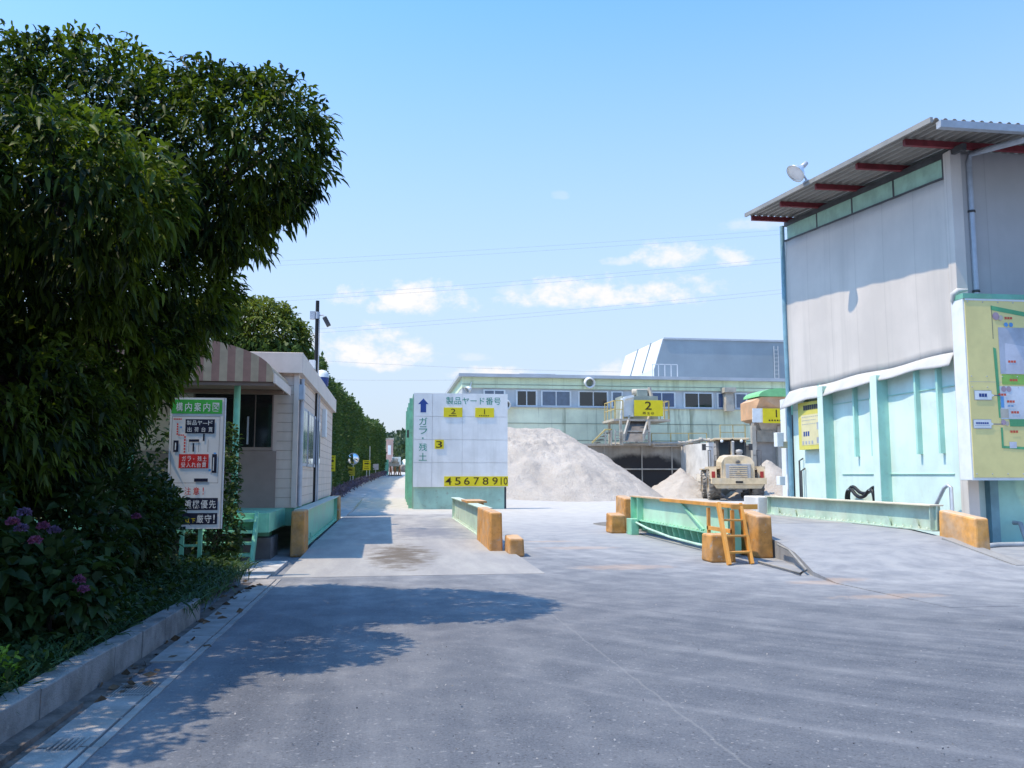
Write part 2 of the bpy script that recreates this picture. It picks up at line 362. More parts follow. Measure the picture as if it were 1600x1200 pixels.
# ------------------------------------------------------------------ ground, roads, ramps
def road_material():
    m = bpy.data.materials.new('dusty asphalt'); m.use_nodes = True; t = N(m.node_tree); t.n.clear()
    p = t.new('ShaderNodeBsdfPrincipled'); o = t.new('ShaderNodeOutputMaterial'); t.l.new(p.outputs[0], o.inputs[0])
    pos = t.new('ShaderNodeNewGeometry').outputs['Position']; x, y, z = t.sep(pos)
    flat = t.comb(x, y, 0)
    big = t.noise(flat, .35, 5, .6); mid = t.noise(flat, 2.2, 6, .65); fine = t.noise(flat, 70, 3, .7); grit = t.noise(flat, 26, 2, .5)
    # wheel tracks: arcs round a point on the right, and straight runs up the lane
    dx = t.math('SUBTRACT', x, 13.5); dy = t.math('SUBTRACT', y, 17.0)
    rad = t.math('SQRT', t.math('ADD', t.math('MULTIPLY', dx, dx), t.math('MULTIPLY', dy, dy)))
    ang = t.math('ARCTAN2', dy, dx)
    arc = t.noise(t.comb(t.math('MULTIPLY', rad, 2.0), t.math('MULTIPLY', ang, .5), 0), 1.6, 5, .62)
    arc2 = t.noise(t.comb(t.math('MULTIPLY', rad, 7.0), t.math('MULTIPLY', ang, .7), 7), 1.0, 3, .6)
    lane = t.noise(t.comb(t.math('MULTIPLY', x, 1.7), t.math('MULTIPLY', y, .09), 3), 1.3, 5, .6)
    sel = t.step(t.math('ADD', x, t.math('MULTIPLY', big, 2)), 0.2, 3.6)
    trk = t.math('ADD', t.math('MULTIPLY', arc, sel), t.math('MULTIPLY', lane, t.math('SUBTRACT', 1.0, sel)))
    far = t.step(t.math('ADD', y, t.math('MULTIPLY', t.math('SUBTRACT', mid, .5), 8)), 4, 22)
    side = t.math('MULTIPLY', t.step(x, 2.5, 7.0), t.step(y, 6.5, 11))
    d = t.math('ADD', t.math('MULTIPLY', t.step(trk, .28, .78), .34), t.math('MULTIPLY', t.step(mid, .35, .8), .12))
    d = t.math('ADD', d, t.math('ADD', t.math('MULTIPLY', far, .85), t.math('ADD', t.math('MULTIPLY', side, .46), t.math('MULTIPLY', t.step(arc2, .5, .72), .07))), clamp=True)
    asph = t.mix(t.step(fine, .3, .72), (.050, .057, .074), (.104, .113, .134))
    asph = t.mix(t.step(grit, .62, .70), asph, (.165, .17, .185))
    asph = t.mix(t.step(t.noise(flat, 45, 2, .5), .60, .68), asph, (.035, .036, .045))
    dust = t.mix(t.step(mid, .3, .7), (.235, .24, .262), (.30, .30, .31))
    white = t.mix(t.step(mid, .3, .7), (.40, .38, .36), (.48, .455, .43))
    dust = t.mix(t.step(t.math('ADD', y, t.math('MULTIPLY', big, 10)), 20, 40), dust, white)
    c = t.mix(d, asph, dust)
    # long crack, worn orange marking paint and damp dark patches
    cr = t.math('ABSOLUTE', t.math('ADD', t.math('SUBTRACT', x, t.math('ADD', t.math('MULTIPLY', y, -.02), 1.76)), t.math('MULTIPLY', t.math('SUBTRACT', t.noise(flat, 2.5, 5, .65), .5), .10)))
    c = t.mix(t.math('MULTIPLY', t.step(cr, .003, .014, 1, 0), t.step(y, 11.2, 11.8, .30, 0)), c, (.24, .24, .24))
    pn = t.noise(flat, 5, 6, .75)
    for (px, py, rx, ry) in ((905, 856, 1.0, .45), (975, 886, 1.0, .5), (1290, 910, .7, .3), (1390, 932, .9, .25), (860, 846, .8, .3)):
        g0 = gnd(px, py); ex = t.math('DIVIDE', t.math('SUBTRACT', x, g0.x), rx); ey = t.math('DIVIDE', t.math('SUBTRACT', y, g0.y), ry)
        e = t.math('SUBTRACT', 1.0, t.math('ADD', t.math('MULTIPLY', ex, ex), t.math('MULTIPLY', ey, ey)))
        c = t.mix(t.math('MULTIPLY', t.step(t.math('ADD', e, t.math('MULTIPLY', t.math('SUBTRACT', pn, .5), 2.5)), .2, 1.0), .34), c, (.46, .30, .19))
    t.put(p.inputs['Base Color'], c); p.inputs['Roughness'].default_value = .82; p.inputs['Specular IOR Level'].default_value = .3
    b = t.new('ShaderNodeBump'); b.inputs['Strength'].default_value = .35; b.inputs['Distance'].default_value = .012
    t.l.new(t.math('ADD', fine, t.math('MULTIPLY', mid, 1.5)), b.inputs['Height']); t.l.new(b.outputs[0], p.inputs['Normal'])
    return m
ROAD = road_material()
xs = [-600, -200, -80, -40, -20, -10, -5, 0, 2, 3.5, 5, 7, 9, 11, 15, 20, 30, 45, 80, 200, 600]
ys = [-80, -20, -5, 0, 5, 10, 15, 20, 22, 26, 30, 34, 36, 44, 52, 60, 70, 80, 95, 110, 114, 144.5, 200, 400, 1200]
g = MB(); g.add([(x, y, gz(y, x)) for y in ys for x in xs], [(j*len(xs)+i, j*len(xs)+i+1, (j+1)*len(xs)+i+1, (j+1)*len(xs)+i) for j in range(len(ys)-1) for i in range(len(xs)-1)])
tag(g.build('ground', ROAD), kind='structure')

def slab_material(name, c0, c1, dark, stain_reflection=None, plate=None):
    m = bpy.data.materials.new(name); m.use_nodes = True; t = N(m.node_tree); t.n.clear()
    p = t.new('ShaderNodeBsdfPrincipled'); o = t.new('ShaderNodeOutputMaterial'); t.l.new(p.outputs[0], o.inputs[0])
    pos = t.new('ShaderNodeNewGeometry').outputs['Position']; x, y, z = t.sep(pos)
    a = t.noise(t.comb(t.math('MULTIPLY', x, 1.5), t.math('MULTIPLY', y, .35), 0), 1.4, 6, .62); b = t.noise(pos, 30, 4, .7); k = t.noise(pos, 3, 6, .65)
    c = t.mix(t.step(a, .32, .68), c0, c1); c = t.mix(t.math('MULTIPLY', t.step(b, .45, .75), .35), c, dark); c = t.mix(t.math('MULTIPLY', t.step(k, .5, .8), .3), c, c1)
    for (sx_, sy_, rx, ry, sc, f) in stain_reflection or ():
        ex = t.math('DIVIDE', t.math('SUBTRACT', x, sx_), rx); ey = t.math('DIVIDE', t.math('SUBTRACT', y, sy_), ry)
        e = t.math('SUBTRACT', 1.0, t.math('ADD', t.math('MULTIPLY', ex, ex), t.math('MULTIPLY', ey, ey)))
        c = t.mix(t.math('MULTIPLY', t.step(t.math('ADD', e, t.math('MULTIPLY', t.math('SUBTRACT', k, .5), 3)), .0, 1.1), f), c, sc)
    t.put(p.inputs['Base Color'], c); p.inputs['Roughness'].default_value = .8; p.inputs['Specular IOR Level'].default_value = .3
    q = t.new('ShaderNodeBump'); q.inputs['Strength'].default_value = .3; q.inputs['Distance'].default_value = .01; t.l.new(b, q.inputs['Height']); t.l.new(q.outputs[0], p.inputs['Normal'])
    return m
s0 = gnd(622, 868, .05)
RAMPM = slab_material('ramp concrete', (.26, .25, .25), (.34, .325, .31), (.17, .165, .16), [(s0.x+.05, s0.y, .62, 2.2, (.105, .08, .055), .9)])
DECKM = slab_material('scale deck concrete', (.25, .24, .235), (.36, .34, .325), (.18, .175, .175), [(.95, 19.3, .95, 2.6, (.13, .135, .165), .75), (1.2, 22.8, .5, 2.6, (.18, .18, .2), .5)])  # first bluish patch paints a reflection into the deck colour
DECK2M = slab_material('raised deck concrete', (.21, .205, .21), (.33, .315, .30), (.15, .15, .155), [(6.6, 14.5, .45, 5, (.22, .22, .24), .5), (7.7, 13.5, .45, 4, (.22, .22, .24), .5)])
def strip(name, secs, m, th=.5):        # secs: (y, x0, x1, z or (left z, right z)) cross sections of a slab
    secs = [(y, a, c, *(z if isinstance(z, tuple) else (z, z))) for y, a, c, z in secs]
    b = MB(); n = len(secs)
    for i in range(n-1):
        (ya, a0, a1, za, wa), (yb, b0, b1, zb, wb) = secs[i], secs[i+1]
        b.add([(a0, ya, za), (a1, ya, wa), (b1, yb, wb), (b0, yb, zb)], [(0, 1, 2, 3)])
        b.add([(a0, ya, za), (b0, yb, zb), (b0, yb, zb-th), (a0, ya, za-th)], [(0, 1, 2, 3)]); b.add([(a1, ya, wa), (a1, ya, wa-th), (b1, yb, wb-th), (b1, yb, wb)], [(0, 1, 2, 3)])
    for (ya, a0, a1, za, wa) in (secs[0], secs[-1]): b.add([(a0, ya, za), (a1, ya, wa), (a1, ya, wa-th), (a0, ya, za-th)], [(0, 1, 2, 3)])
    return tag(b.build(name, m), kind='structure')
strip('lane_ramp', [(11.9, -1.38, 2.15, .004), (14.6, -1.36, 2.1, .055), (17.2, -1.36, 1.95, .10)], RAMPM)
strip('lane_deck', [(17.23, -1.34, 1.86, .10), (25.6, -1.34, 1.98, .11), (30, -1.3, 2.2, gz(30)+.005)], DECKM)
strip('raised_ramp', [(8.3, 5.7, 14, .003), (10.3, 5.55, 10.0, .012), (11.1, 5.66, 8.75, (.06, .12)), (12.4, 6.05, 8.62, (.19, .37)), (13.4, 6.26, 8.6, (.27, .455)), (15.2, 6.28, 8.6, .46)], ROAD)
strip('ramp_rim', [(11.0, 8.58, 8.82, .115), (12.4, 8.44, 8.66, .39)], DECK2M)
strip('raised_deck', [(15.23, 6.1, 8.6, .46), (18.7, 6.1, 8.6, .46), (23.5, 5.6, 8.8, .03)], DECK2M)
strip('service_apron', [(9.0, 8.8, 20, .03), (10.9, 8.78, 20, .10), (14.3, 8.78, 20, .12)], ROAD, .2)
strip('lane_left_edge', [(25.8, -2.7, -1.34, .06), (30, -2.6, -1.31, .07), (44, -2.5, -1.2, gz(44)+.006), (66, -1.9, -.6, gz(66)+.006), (92, -.5, .4, gz(92)+.006)], mat('lane edge concrete', (.42, .41, .40), .85, 0, .15, 2, bump=.2), .3)

# planting bed, kerb wall, drain
b = MB(); b.add([(-16, 1.5, .12), (-2.1, 1.5, .12), (-1.9, 8.4, .12), (-1.78, 11.0, .08), (-2.2, 13.4, .05), (-16, 13.4, .12)], [(0, 1, 2, 3, 4, 5)])
tag(b.build('soil_bed', SOIL), kind='structure')
kb = MB()
for i in range(12):                                   # precast lengths with open joints
    ya = 1.6+i*.585; xo = .0307*(ya-1.6)+rnd.uniform(-.004, .004); dz = rnd.uniform(-.006, .006)
    kb.prism([(-2.10+xo, ya, -.2), (-1.945+xo, ya, -.2), (-1.94+xo, ya, .205+dz), (-2.09+xo, ya, .205+dz)], (.0307*.577, .577, rnd.uniform(-.004, .004)))
for i in range(11): ya = 2.185+i*.585; xo = .0307*(ya-1.6); kb.box(-2.085+xo, -1.965+xo, ya-.012, ya+.004, -.2, .17)
tag(kb.build('kerb_wall', mat('weathered kerb concrete', (.21, .20, .195), .9, 0, .25, 4, streak=.6, streak_col=(.10, .10, .085), bump=.5, chips=.5), bev=.012), 'low weathered concrete kerb wall holding back the planting bed', 'kerb wall')
b = MB(); b.add([(-2.0, 1.6, .006), (-1.69, 1.6, .006), (-1.66, 8.6, .006), (-1.65, 11.4, .006), (-1.80, 11.4, .006), (-1.80, 8.6, .006)], [(0, 1, 2, 3, 4, 5)])
b.prism([(-1.92, 1.6, -.1), (-1.80, 1.6, -.1), (-1.80, 1.6, .035), (-1.92, 1.6, .05)], (.06, 3.9, 0))
tag(b.build('gutter_soil', mat('gutter silt', (.12, .10, .09), .95, 0, .3, 6, bump=.5, bscale=30)), kind='structure')
b = MB(); y = 1.7
while y < 11.7:
    x0 = -1.70+.006*(y-4); x1 = x0+.255
    if not (5.15 < y < 6.1): b.box(x0, x1-.012, y, y+.985, -.05, .012+rnd.uniform(0, .004))
    b.box(x1, x1+.02+.03, y, y+.997, -.05, .008); y += 1.0
tag(b.build('drain_cover_strip', mat('drain concrete', (.245, .24, .245), .9, 0, .2, 3.5, dust=.15, bump=.4)), kind='structure')
b = MB(); x0 = -1.685
b.box(x0, x0+.245, 5.2, 6.05, -.10, -.08, 0)
f_ = b
for i in range(13): f_.bar((x0+.02+i*.0175, 5.2, -.005), (x0+.02+i*.0175, 6.05, -.005), .009, .03, 1)
for i in range(4): f_.bar((x0, 5.21+i*.277, -.003), (x0+.245, 5.21+i*.277, -.003), .016, .03, 1)
tag(b.build('drain_grate', [DKGREY, CONCD]), 'long steel bar grate set in the drain covers by the kerb', 'drain grate')
b = MB(); b.box(-1.64, -1.48, 4.62, 4.86, -.02, .008, 0)
for i in range(6): b.bar((-1.625+i*.026, 4.64, .018), (-1.625+i*.026, 4.84, .012), .01, .012, 1)
tag(b.build('drain_grate', [DKGREY, CONCD]), 'small dark grate in the paving nearest the camera', 'drain grate')
# dead leaves and stones lying in the gutter
P = np.array([(-1.63+rng.normal(0, .09), 5+rng.uniform(0, 6.5), .02) for _ in range(60)]); D = rng.normal(0, 1, (60, 3)); D[:, 2] *= .15
tag(small_leaves('leaf_litter', P, D, .09, .05, mat('dead leaf', (.10, .065, .04), .9, 0, .3, 20)), 'dry brown leaves scattered along the drain covers', 'leaf litter', kind='stuff')
P = []; D = []
for _ in range(260):
    q = gnd(rng.uniform(350, 1600), rng.uniform(930, 1199)); P.append((q.x, q.y, q.z+.004)); D.append(rng.normal(0, 1, 3)*np.array([1, 1, .7]))
tag(small_leaves('loose_grit', np.array(P), np.array(D), .014, .012, mat('grit stone', (.26, .25, .25), .9, 0, .3, 30)), 'loose grit scattered over the asphalt', 'grit', kind='stuff')

# ------------------------------------------------------------------ right hand steel building
BX, BY0, BY1 = 10.3, 14.35, 21.0
RB = thing('steel_building', (BX, BY0, 0), 'tall pale building with corrugated overhanging roof and aqua lower wall', 'building')
ra = atx(1455, 190, 9.15); rb_ = atx(1165, 338, 9.15)          # roof edge, low eave near and ridge far
def zr(y): return ra.z+(rb_.z-ra.z)*(y-ra.y)/(rb_.y-ra.y)
# lower wall
b = MB(); b.box(BX, 17, BY0, BY1, 0, 3.6)
b.build('lower_wall', AQUA, RB)
def wallY(px, py=700): return atx(px, py, BX-.05).y
cb = []
for px in (1298, 1384):
    yy = wallY(px); b = MB(); b.box(BX-.26, BX+.02, yy-.09, yy+.09, 0, 3.42); wc = b.build('wall_column', GREEN, RB)
    b = MB(); b.box(BX-.275, BX-.261, yy-.12, yy+.12, 0, 3.41); b.build('flange', AQUA, wc)  # lighter colour here paints the sunlit face of the green column
for px, z0 in ((1339, 1.75), (1366, 1.75), (1437, 1.75), (1472, 1.75), (1262, 1.95), (1284, 1.95)):
    yy = wallY(px); b = MB(); b.box(BX-.1, BX+.02, yy-.03, yy+.03, z0, 3.5); b.build('wall_rib', GREEN, RB)
b = MB(); b.box(BX-.02, BX+.02, BY0+.3, wallY(1312), 1.36, 1.375); b.box(BX-.02, BX+.02, BY0, BY1, 2.98, 2.995); b.build('wall_seam', GREEN, RB)
# cladding: slightly bellied sheet with a flared hem
b = MB(); ny, nz = 60, 16
def hemz(y): k = (y-BY0)/(BY1-BY0); return 3.52-.10*k+.05*math.sin(k*2*math.pi*2.5)*.4
vs = []
for i in range(ny+1):
    y = BY0+.02+(BY1-BY0-.04)*i/ny
    for j in range(nz+1):
        zb = hemz(y); zt = zr(y)-.62; z = zb+(zt-zb)*j/nz
        x = BX-.05-.007*math.sin(y*2*math.pi/1.66)*(.4+.6*(1-j/nz))-.02*math.sin(j/nz*math.pi)-.004*math.sin(y*9.0)
        vs.append((x, y, z))
b.add(vs, [(i*(nz+1)+j, i*(nz+1)+j+1, (i+1)*(nz+1)+j+1, (i+1)*(nz+1)+j) for i in range(ny) for j in range(nz)], 0, True)
b.build('upper_cladding', CLAD, RB, solid=.02)
b = MB(); vs = []; nh = 6
for i in range(ny+1):
    y = BY0+.02+(BY1-BY0+.02)*i/ny; k = i/ny
    for j in range(nh+1):
        q = j/nh; sag = .035*math.sin(k*13+1.3)+.02*math.sin(k*29)
        x = BX-.075-(.11+.13*k+sag*.5)*q; z = hemz(y)+.06-(.16+.22*k*k+sag*.7)*q-.06*q*q
        vs.append((x, y, z))
b.add(vs, [(i*(nh+1)+j, (i+1)*(nh+1)+j, (i+1)*(nh+1)+j+1, i*(nh+1)+j+1) for i in range(ny) for j in range(nh)], 0, True)
b.build('canvas_hem', CANVAS, RB, solid=.012)
# green frieze under the roof, in four bays
for k in range(4):
    y0 = BY0+.15+(BY1-BY0-.2)*k/4; y1 = BY0+.15+(BY1-BY0-.2)*(k+1)/4-.06
    b = MB(); b.prism([(BX-.04, y0, zr(y0)-.60), (BX-.04, y1, zr(y1)-.60), (BX-.04, y1, zr(y1)-.14), (BX-.04, y0, zr(y0)-.14)], (.1, 0, 0)); b.build('frieze_panel', FRIEZE, RB)
    b = MB(); b.bar((BX-.02, y0-.03, zr(y0)-.62), (BX-.02, y0-.03, zr(y0)-.12), .05, .06); b.build('frieze_post', DKGREY, RB)
b = MB(); b.bar((BX-.06, BY0, zr(BY0)-.61), (BX-.06, BY1, zr(BY1)-.61), .03, .04); b.build('frieze_rail', DKGREY, RB)
b = MB(); b.bar((BX-.03, BY0-.5, zr(BY0-.5)-.17), (BX-.03, BY1, zr(BY1)-.17), .08, .12); b.build('roof_beam', DKGREY, RB)
# front wall, post, base
b = MB(); b.box(BX+.1, 17, BY0-.02, BY0+.05, 3.3, zr(BY0)-.1); b.build('front_wall', FRONTW, RB)
b = MB(); b.box(BX-.10, BX+.12, BY0-.18, BY0+.03, 0.02, zr(BY0)-.16); b.build('corner_column', CLAD, RB, bev=.01)
b = MB(); b.box(BX+.14, BX+.32, BY0-.10, BY0-.022, 3.2, zr(BY0)-.2); b.build('corner_trim', FRONTW, RB)
b = MB(); b.box(BX+.5, 17, BY0-.05, BY0+.02, .1, 1.6); b.box(BX+.12, 17, BY0-.03, BY0+.02, 1.3, 3.5); b.build('front_base', GREEN, RB)
b = MB(); b.box(BX+.36, BX+.52, BY0-.14, BY0, .1, 1.9); b.build('base_post', mat('blue green post', (.14, .27, .33), .5), RB)
# roof
b = MB(); pitch = .172; x = 9.15; cols_ = []
while x < 17.2:
    for q, hz_ in ((0, 0), (.14, .004), (.3, .05), (.42, .066), (.58, .066), (.7, .05), (.86, .004)): cols_.append((x+q*pitch, hz_))
    x += pitch
yE, yR = ra.y-.02, rb_.y
vs = [(cx, y, zr(y)+hz_) for y in (yE, yR) for cx, hz_ in cols_]; n = len(cols_)
b.add(vs, [(i, i+1, n+i+1, n+i) for i in range(n-1)]); b.build('roof_sheet', ROOFM, RB, solid=.008)
b = MB(); b.prism([(9.12, yE, zr(yE)-.02), (9.12, yE, zr(yE)+.075), (9.17, yE, zr(yE)+.075), (9.17, yE, zr(yE)-.02)], (0, yR-yE, zr(yR)-zr(yE))); b.build('verge_trim', ROOFM, RB)
for px, py in ((1412, 215), (1338, 255), (1274, 287), (1219, 314), (1174, 340)):
    y = atx(px, py, 9.26).y; y = min(y, yR-.12); z = zr(y)-.075
    b = MB(); b.box(9.26, 17, y-.04, y+.04, z-.055, z+.06); b.build('purlin', PURLIN, RB)
b = MB(); gy = yE-.07; gzz = zr(yE)-.085
b.prism([(9.22, gy-.07, gzz+.06), (9.22, gy-.06, gzz-.06), (9.22, gy+.06, gzz-.06), (9.22, gy+.07, gzz+.06)], (8, 0, 0)); b.build('gutter', GALV, RB)
dp = aty(1513, 245, BY0-.12); dt = Vector((BX+.62, gy, gzz-.05))
b = MB(); b.tube([dt, dt+Vector((0, 0, -.1)), (dp.x+.05, BY0-.12, dp.z+.06), (dp.x, BY0-.12, dp.z-.1), (dp.x, BY0-.12, 3.4)], .055, 10); dpo = b.build('downpipe', GALV, RB)
for z in (6.2, 4.7):
    b = MB(); b.lathe((dp.x, BY0-.12, z), (0, 0, 1), [(.062, -.02), (.068, -.02), (.068, .02), (.062, .02)], 12); b.build('pipe_clip', DKGREY, dpo)
b = MB(); b.tube([(BX-.1, BY1+.05, zr(BY1)-.2), (BX-.1, BY1+.05, 5), (BX-.08, BY1+.05, 3.3), (BX-.08, BY1+.05, .2)], .06, 10); b.build('corner_pipe', mat('blue pipe', (.18, .34, .44), .5), RB)

# map board hung on the front corner
Yb = BY0-.62
tl = aty(1507, 466, Yb); bl = aty(1519, 746, Yb)
MBD = thing('map_board', (tl.x, Yb, bl.z), 'large yellow site map board with green top on white box frame at right edge', 'map board')
wB, hB = 4.2, tl.z-bl.z
fb = Face((tl.x, Yb, tl.z), (1, -.02, 0), (0, 0, 1))
b = MB(); fb.slab(b, -.03, -.08, wB, hB+.05, -.34, -.012); b.build('box_frame', WHITE, MBD, bev=.01)
b = MB(); fb.slab(b, .0, .0, wB, hB, -.012, 0); b.build('face', OLIVE, MBD)
b = MB(); fb.slab(b, -.035, -.09, wB, .0, -.345, .012); b.build('top_strip', mat('sea green strip', (.16, .40, .30), .5), MBD)
b = MB(); fb.slab(b, .0, 0, wB, .035, .0, .006); b.build('edge_trim', WHITE, MBD)
sc = 1400/ (Yb+2.1)                 # px per metre on the board
kx = lambda px: (px-1512)/103.0; ky = lambda py: (py-466)/100.5
mg = MB()
def poly(mb, pts, d, mi): mb.add([fb.p(kx(px), ky(py), d) for px, py in pts][::-1], [tuple(range(len(pts)))], mi)
mcols = [mat('map green', (.10, .36, .17), .5), mat('map grey', (.40, .43, .50), .5), mat('map lawn', (.25, .46, .10), .5), mat('map mauve', (.38, .28, .34), .5),
         mat('map pale', (.60, .63, .68), .5), mat('map tan', (.45, .42, .36), .5), mat('map blue', (.10, .28, .55), .5), mat('map red', (.6, .10, .06), .5), mat('map ink', (.06, .09, .12), .5), mat('map light grey', (.52, .53, .60), .5)]
poly(mg, [(1562, 478), (1700, 500), (1700, 508), (1562, 486)], .004, 0)
poly(mg, [(1562, 553), (1568, 555), (1572, 678), (1566, 678)], .004, 0)
poly(mg, [(1568, 695), (1572, 695), (1572, 727), (1700, 733), (1700, 738), (1568, 731)], .004, 0)
poly(mg, [(1563, 478), (1564, 478), (1564, 538), (1563, 538)], .004, 8)
poly(mg, [(1574, 517), (1700, 517), (1700, 600), (1574, 600)], .004, 1); poly(mg, [(1585, 545), (1700, 560), (1700, 600), (1585, 600)], .006, 9)
poly(mg, [(1576, 601), (1700, 601), (1700, 619), (1576, 619)], .004, 2); poly(mg, [(1570, 622), (1700, 622), (1700, 680), (1570, 680)], .004, 4)
poly(mg, [(1569, 662), (1585, 662), (1585, 678), (1569, 678)], .006, 5); poly(mg, [(1586, 680), (1700, 680), (1700, 693), (1586, 693)], .006, 0)
poly(mg, [(1571, 640), (1577, 640), (1577, 660), (1571, 660)], .007, 6); poly(mg, [(1583, 720), (1597, 720), (1597, 731), (1583, 731)], .006, 9)
for cx, cy, r_, k in ((1571, 497, 7, 3), (1580, 500, 5, 5), (1590, 512, 4, 6), (1600, 512, 4, 6), (1578, 627, 5, 3), (1588, 627, 5, 3), (1574, 686, 5, 3), (1581, 688, 4, 5)):
    poly(mg, [(cx+r_*math.cos(a*math.pi/7), cy+r_*math.sin(a*math.pi/7)) for a in range(14)], .008, k)
for cx, cy in ((1595, 500), (1597, 578), (1598, 611), (1574, 637), (1590, 649), (1597, 668), (1593, 702)): fb.dashes(mg, kx(cx-7), ky(cy-2), kx(cx+9), ky(cy+2), 3, .009, 7, .2)
fb.dashes(mg, kx(1584), ky(656), kx(1597), ky(658), 2, .009, 6)
mg.build('map_drawing', mcols, MBD)
b = MB(); fb.rect(b, 0, hB*.47, wB, hB*.47+.006, .003); fb.rect(b, 1.21, 0, 1.215, hB, .003)
for i in range(5):
    for v in (.06, hB*.44, hB*.5, hB-.06): b.lathe(fb.p(.05+i*.29, v, .003), fb.n, [(.012, 0), (.010, .004), (.001, .005)], 8)
b.build('panel_seam', GALV, MBD)
for (x0, x1, y0, y1, tx) in ((1521, 1553, 631, 646, 1571), (1516, 1549, 682, 696, 1572)):
    b = MB(); ym = (y0+y1)/2
    poly(b, [(x0-1, y0-1), (x1+1, y0-1), (x1+1, y1+1), (x0-1, y1+1)], .008, 0); poly(b, [(x0, y0), (x1, y0), (x1+.5, ym-3), (x1+6, ym), (x1+.5, ym+3), (x1, y1), (x0, y1)], .010, 1)
    poly(b, [(x1+5, ym-.6), (tx, ym-.6), (tx, ym+.6), (x1+5, ym+.6)], .010, 2)
    fb.dashes(b, kx(x0+8 if y0 < 650 else x0+4), ky(ym-3), kx(x1-8 if y0 < 650 else x1-4), ky(ym+(3 if y0 < 650 else 0)), 3 if y0 < 650 else 6, .013, 2, .15)
    if y0 > 650: fb.dashes(b, kx(x0+2), ky(ym+2), kx(x1-2), ky(ym+3.4), 10, .013, 0, .2)
    b.build('callout', [mcols[1], WHITE, BLUEINK], MBD)
b = MB()
fb.slab(b, .1, hB, .2, hB+.05, -.3, -.1); b.build('bracket', WHITE, MBD)
# cloth bundle caught on the upper left corner of the board
b = MB(); q0 = aty(1492, 462, Yb+.3)
b.tube([q0+Vector((-.05, 0, -.12)), q0+Vector((-.07, -.05, .0)), q0+Vector((0, -.08, .07)), q0+Vector((.18, -.1, .09))], [.03, .06, .055, .02], 8)
b.tube([q0+Vector((-.04, 0, -.1)), q0+Vector((-.03, 0, -.25))], [.035, .01], 6)
tag(b.build('cloth_bundle', CANVAS, loc=q0), 'rolled white cloth caught on the map board corner', 'cloth')

# yellow board on the aqua wall
y0, y1 = atx(1291, 665, BX-.12).y, atx(1250, 665, BX-.12).y
zt = atx(1270, 627, BX-.12).z; zb_ = atx(1270, 702, BX-.12).z
YB = thing('instruction_board', (BX-.1, (y0+y1)/2, zb_), 'yellow framed notice with white panel on the aqua wall', 'notice board')
fy = Face((BX-.16, y1, zt), (0, -1, 0), (0, 0, 1)); W_ = y1-y0; H_ = zt-zb_
b = MB(); fy.slab(b, 0, 0, W_, H_, -.08, 0); b.build('board', YELLOWD, YB, bev=.008)
b = MB(); fy.rect(b, .12*W_, .27*H_, .86*W_, .91*H_, .004); b.build('paper_panel', mat('cream paper', (.66, .60, .36), .6, 0, .05, 3), YB)
b = MB(); fy.dashes(b, .22*W_, .07*H_, .80*W_, .17*H_, 7, .005, 0, .12)
for i, (v, u) in enumerate(((.31, .8), (.38, .7), (.46, .75))): fy.dashes(b, .15*W_, v*H_, u*W_, (v+.012)*H_, 9, .007, 1, .3)
fy.dashes(b, .2*W_, .62*H_, .45*W_, .72*H_, 3, .007, 2, .3); fy.dashes(b, .15*W_, .82*H_, .62*W_, .89*H_, 4, .007, 1, .5); fy.dashes(b, .72*W_, .45*H_, .82*W_, .6*H_, 1, .007, 1, .3); fy.dashes(b, .7*W_, .76*H_, .84*W_, .88*H_, 1, .007, 1, .1)
b.build('printing', [DKGREY, GALV, BLUEINK], YB)

# floodlight on the roof edge
fl = atx(1255, 266, 9.05); fy_ = fl.y
FL = thing('roof_floodlight', (9.16, fy_, zr(fy_)), 'white bowl floodlight bracketed to the roof edge of the pale building', 'floodlight')
c0 = Vector((8.95, fy_, fl.z)); ax = Vector((-.72, -.10, -.68)).normalized()
b = MB(); b.lathe(c0, ax, [(.03, -.14), (.06, -.12), (.09, -.05), (.17, .03), (.22, .12), (.225, .14), (.20, .13), (.15, .05), (.05, 0)], 22); b.build('bowl', SPOT, FL)
b = MB(); b.lathe(c0, ax, [(.001, .115), (.19, .118)], 22); b.build('lens', mat('lamp glass', (.8, .8, .82), .1), FL)
b = MB(); b.lathe(c0-ax*.12, ax, [(.001, -.16), (.05, -.15), (.06, 0), (.03, .02)], 12); b.build('lamp_socket', GALV, FL)
b = MB(); e = Vector((9.17, fy_+.05, zr(fy_)+.08)); b.bar(c0-ax*.1, c0+(e-c0)*.5+Vector((0, 0, .03)), .03); b.bar(c0+(e-c0)*.5+Vector((0, 0, .03)), e, .03); b.box(9.1, 9.3, fy_-.04, fy_+.16, zr(fy_)+.06, zr(fy_)+.1); b.build('bracket', GALV, FL)

# hose, pipes and handrail at the foot of the wall
hy = wallY(1352); fine = []
ctl = [(.62, .70), (.60, .95), (.50, 1.07), (.36, 1.08), (.18, .99), (0, .95), (-.2, .98), (-.36, 1.07), (-.5, 1.08), (-.58, .95), (-.60, .70)]
for i in range(len(ctl)-1):
    p0, p1, p2, p3 = (ctl[max(0, min(len(ctl)-1, i+k))] for k in (-1, 0, 1, 2))
    for k in range(5):
        t_ = k/5; fine.append(tuple(.5*((2*b1)+(-a1+c1_)*t_+(2*a1-5*b1+4*c1_-d1)*t_*t_+(-a1+3*b1-3*c1_+d1)*t_**3) for a1, b1, c1_, d1 in zip(p0, p1, p2, p3)))
b = MB(); b.tube([(BX-.14, hy+u, z) for u, z in fine], .038, 8); b.tube([(BX-.20, hy+u*.93+.03, z-.05-.03*math.cos(u*3)) for u, z in fine], .038, 8)
HO = thing('rubber_hose', (BX-.1, hy, .6), 'black rubber hose slung in two loops on the aqua wall', 'hose'); b.build('hose', RUBBERK, HO)
b = MB()
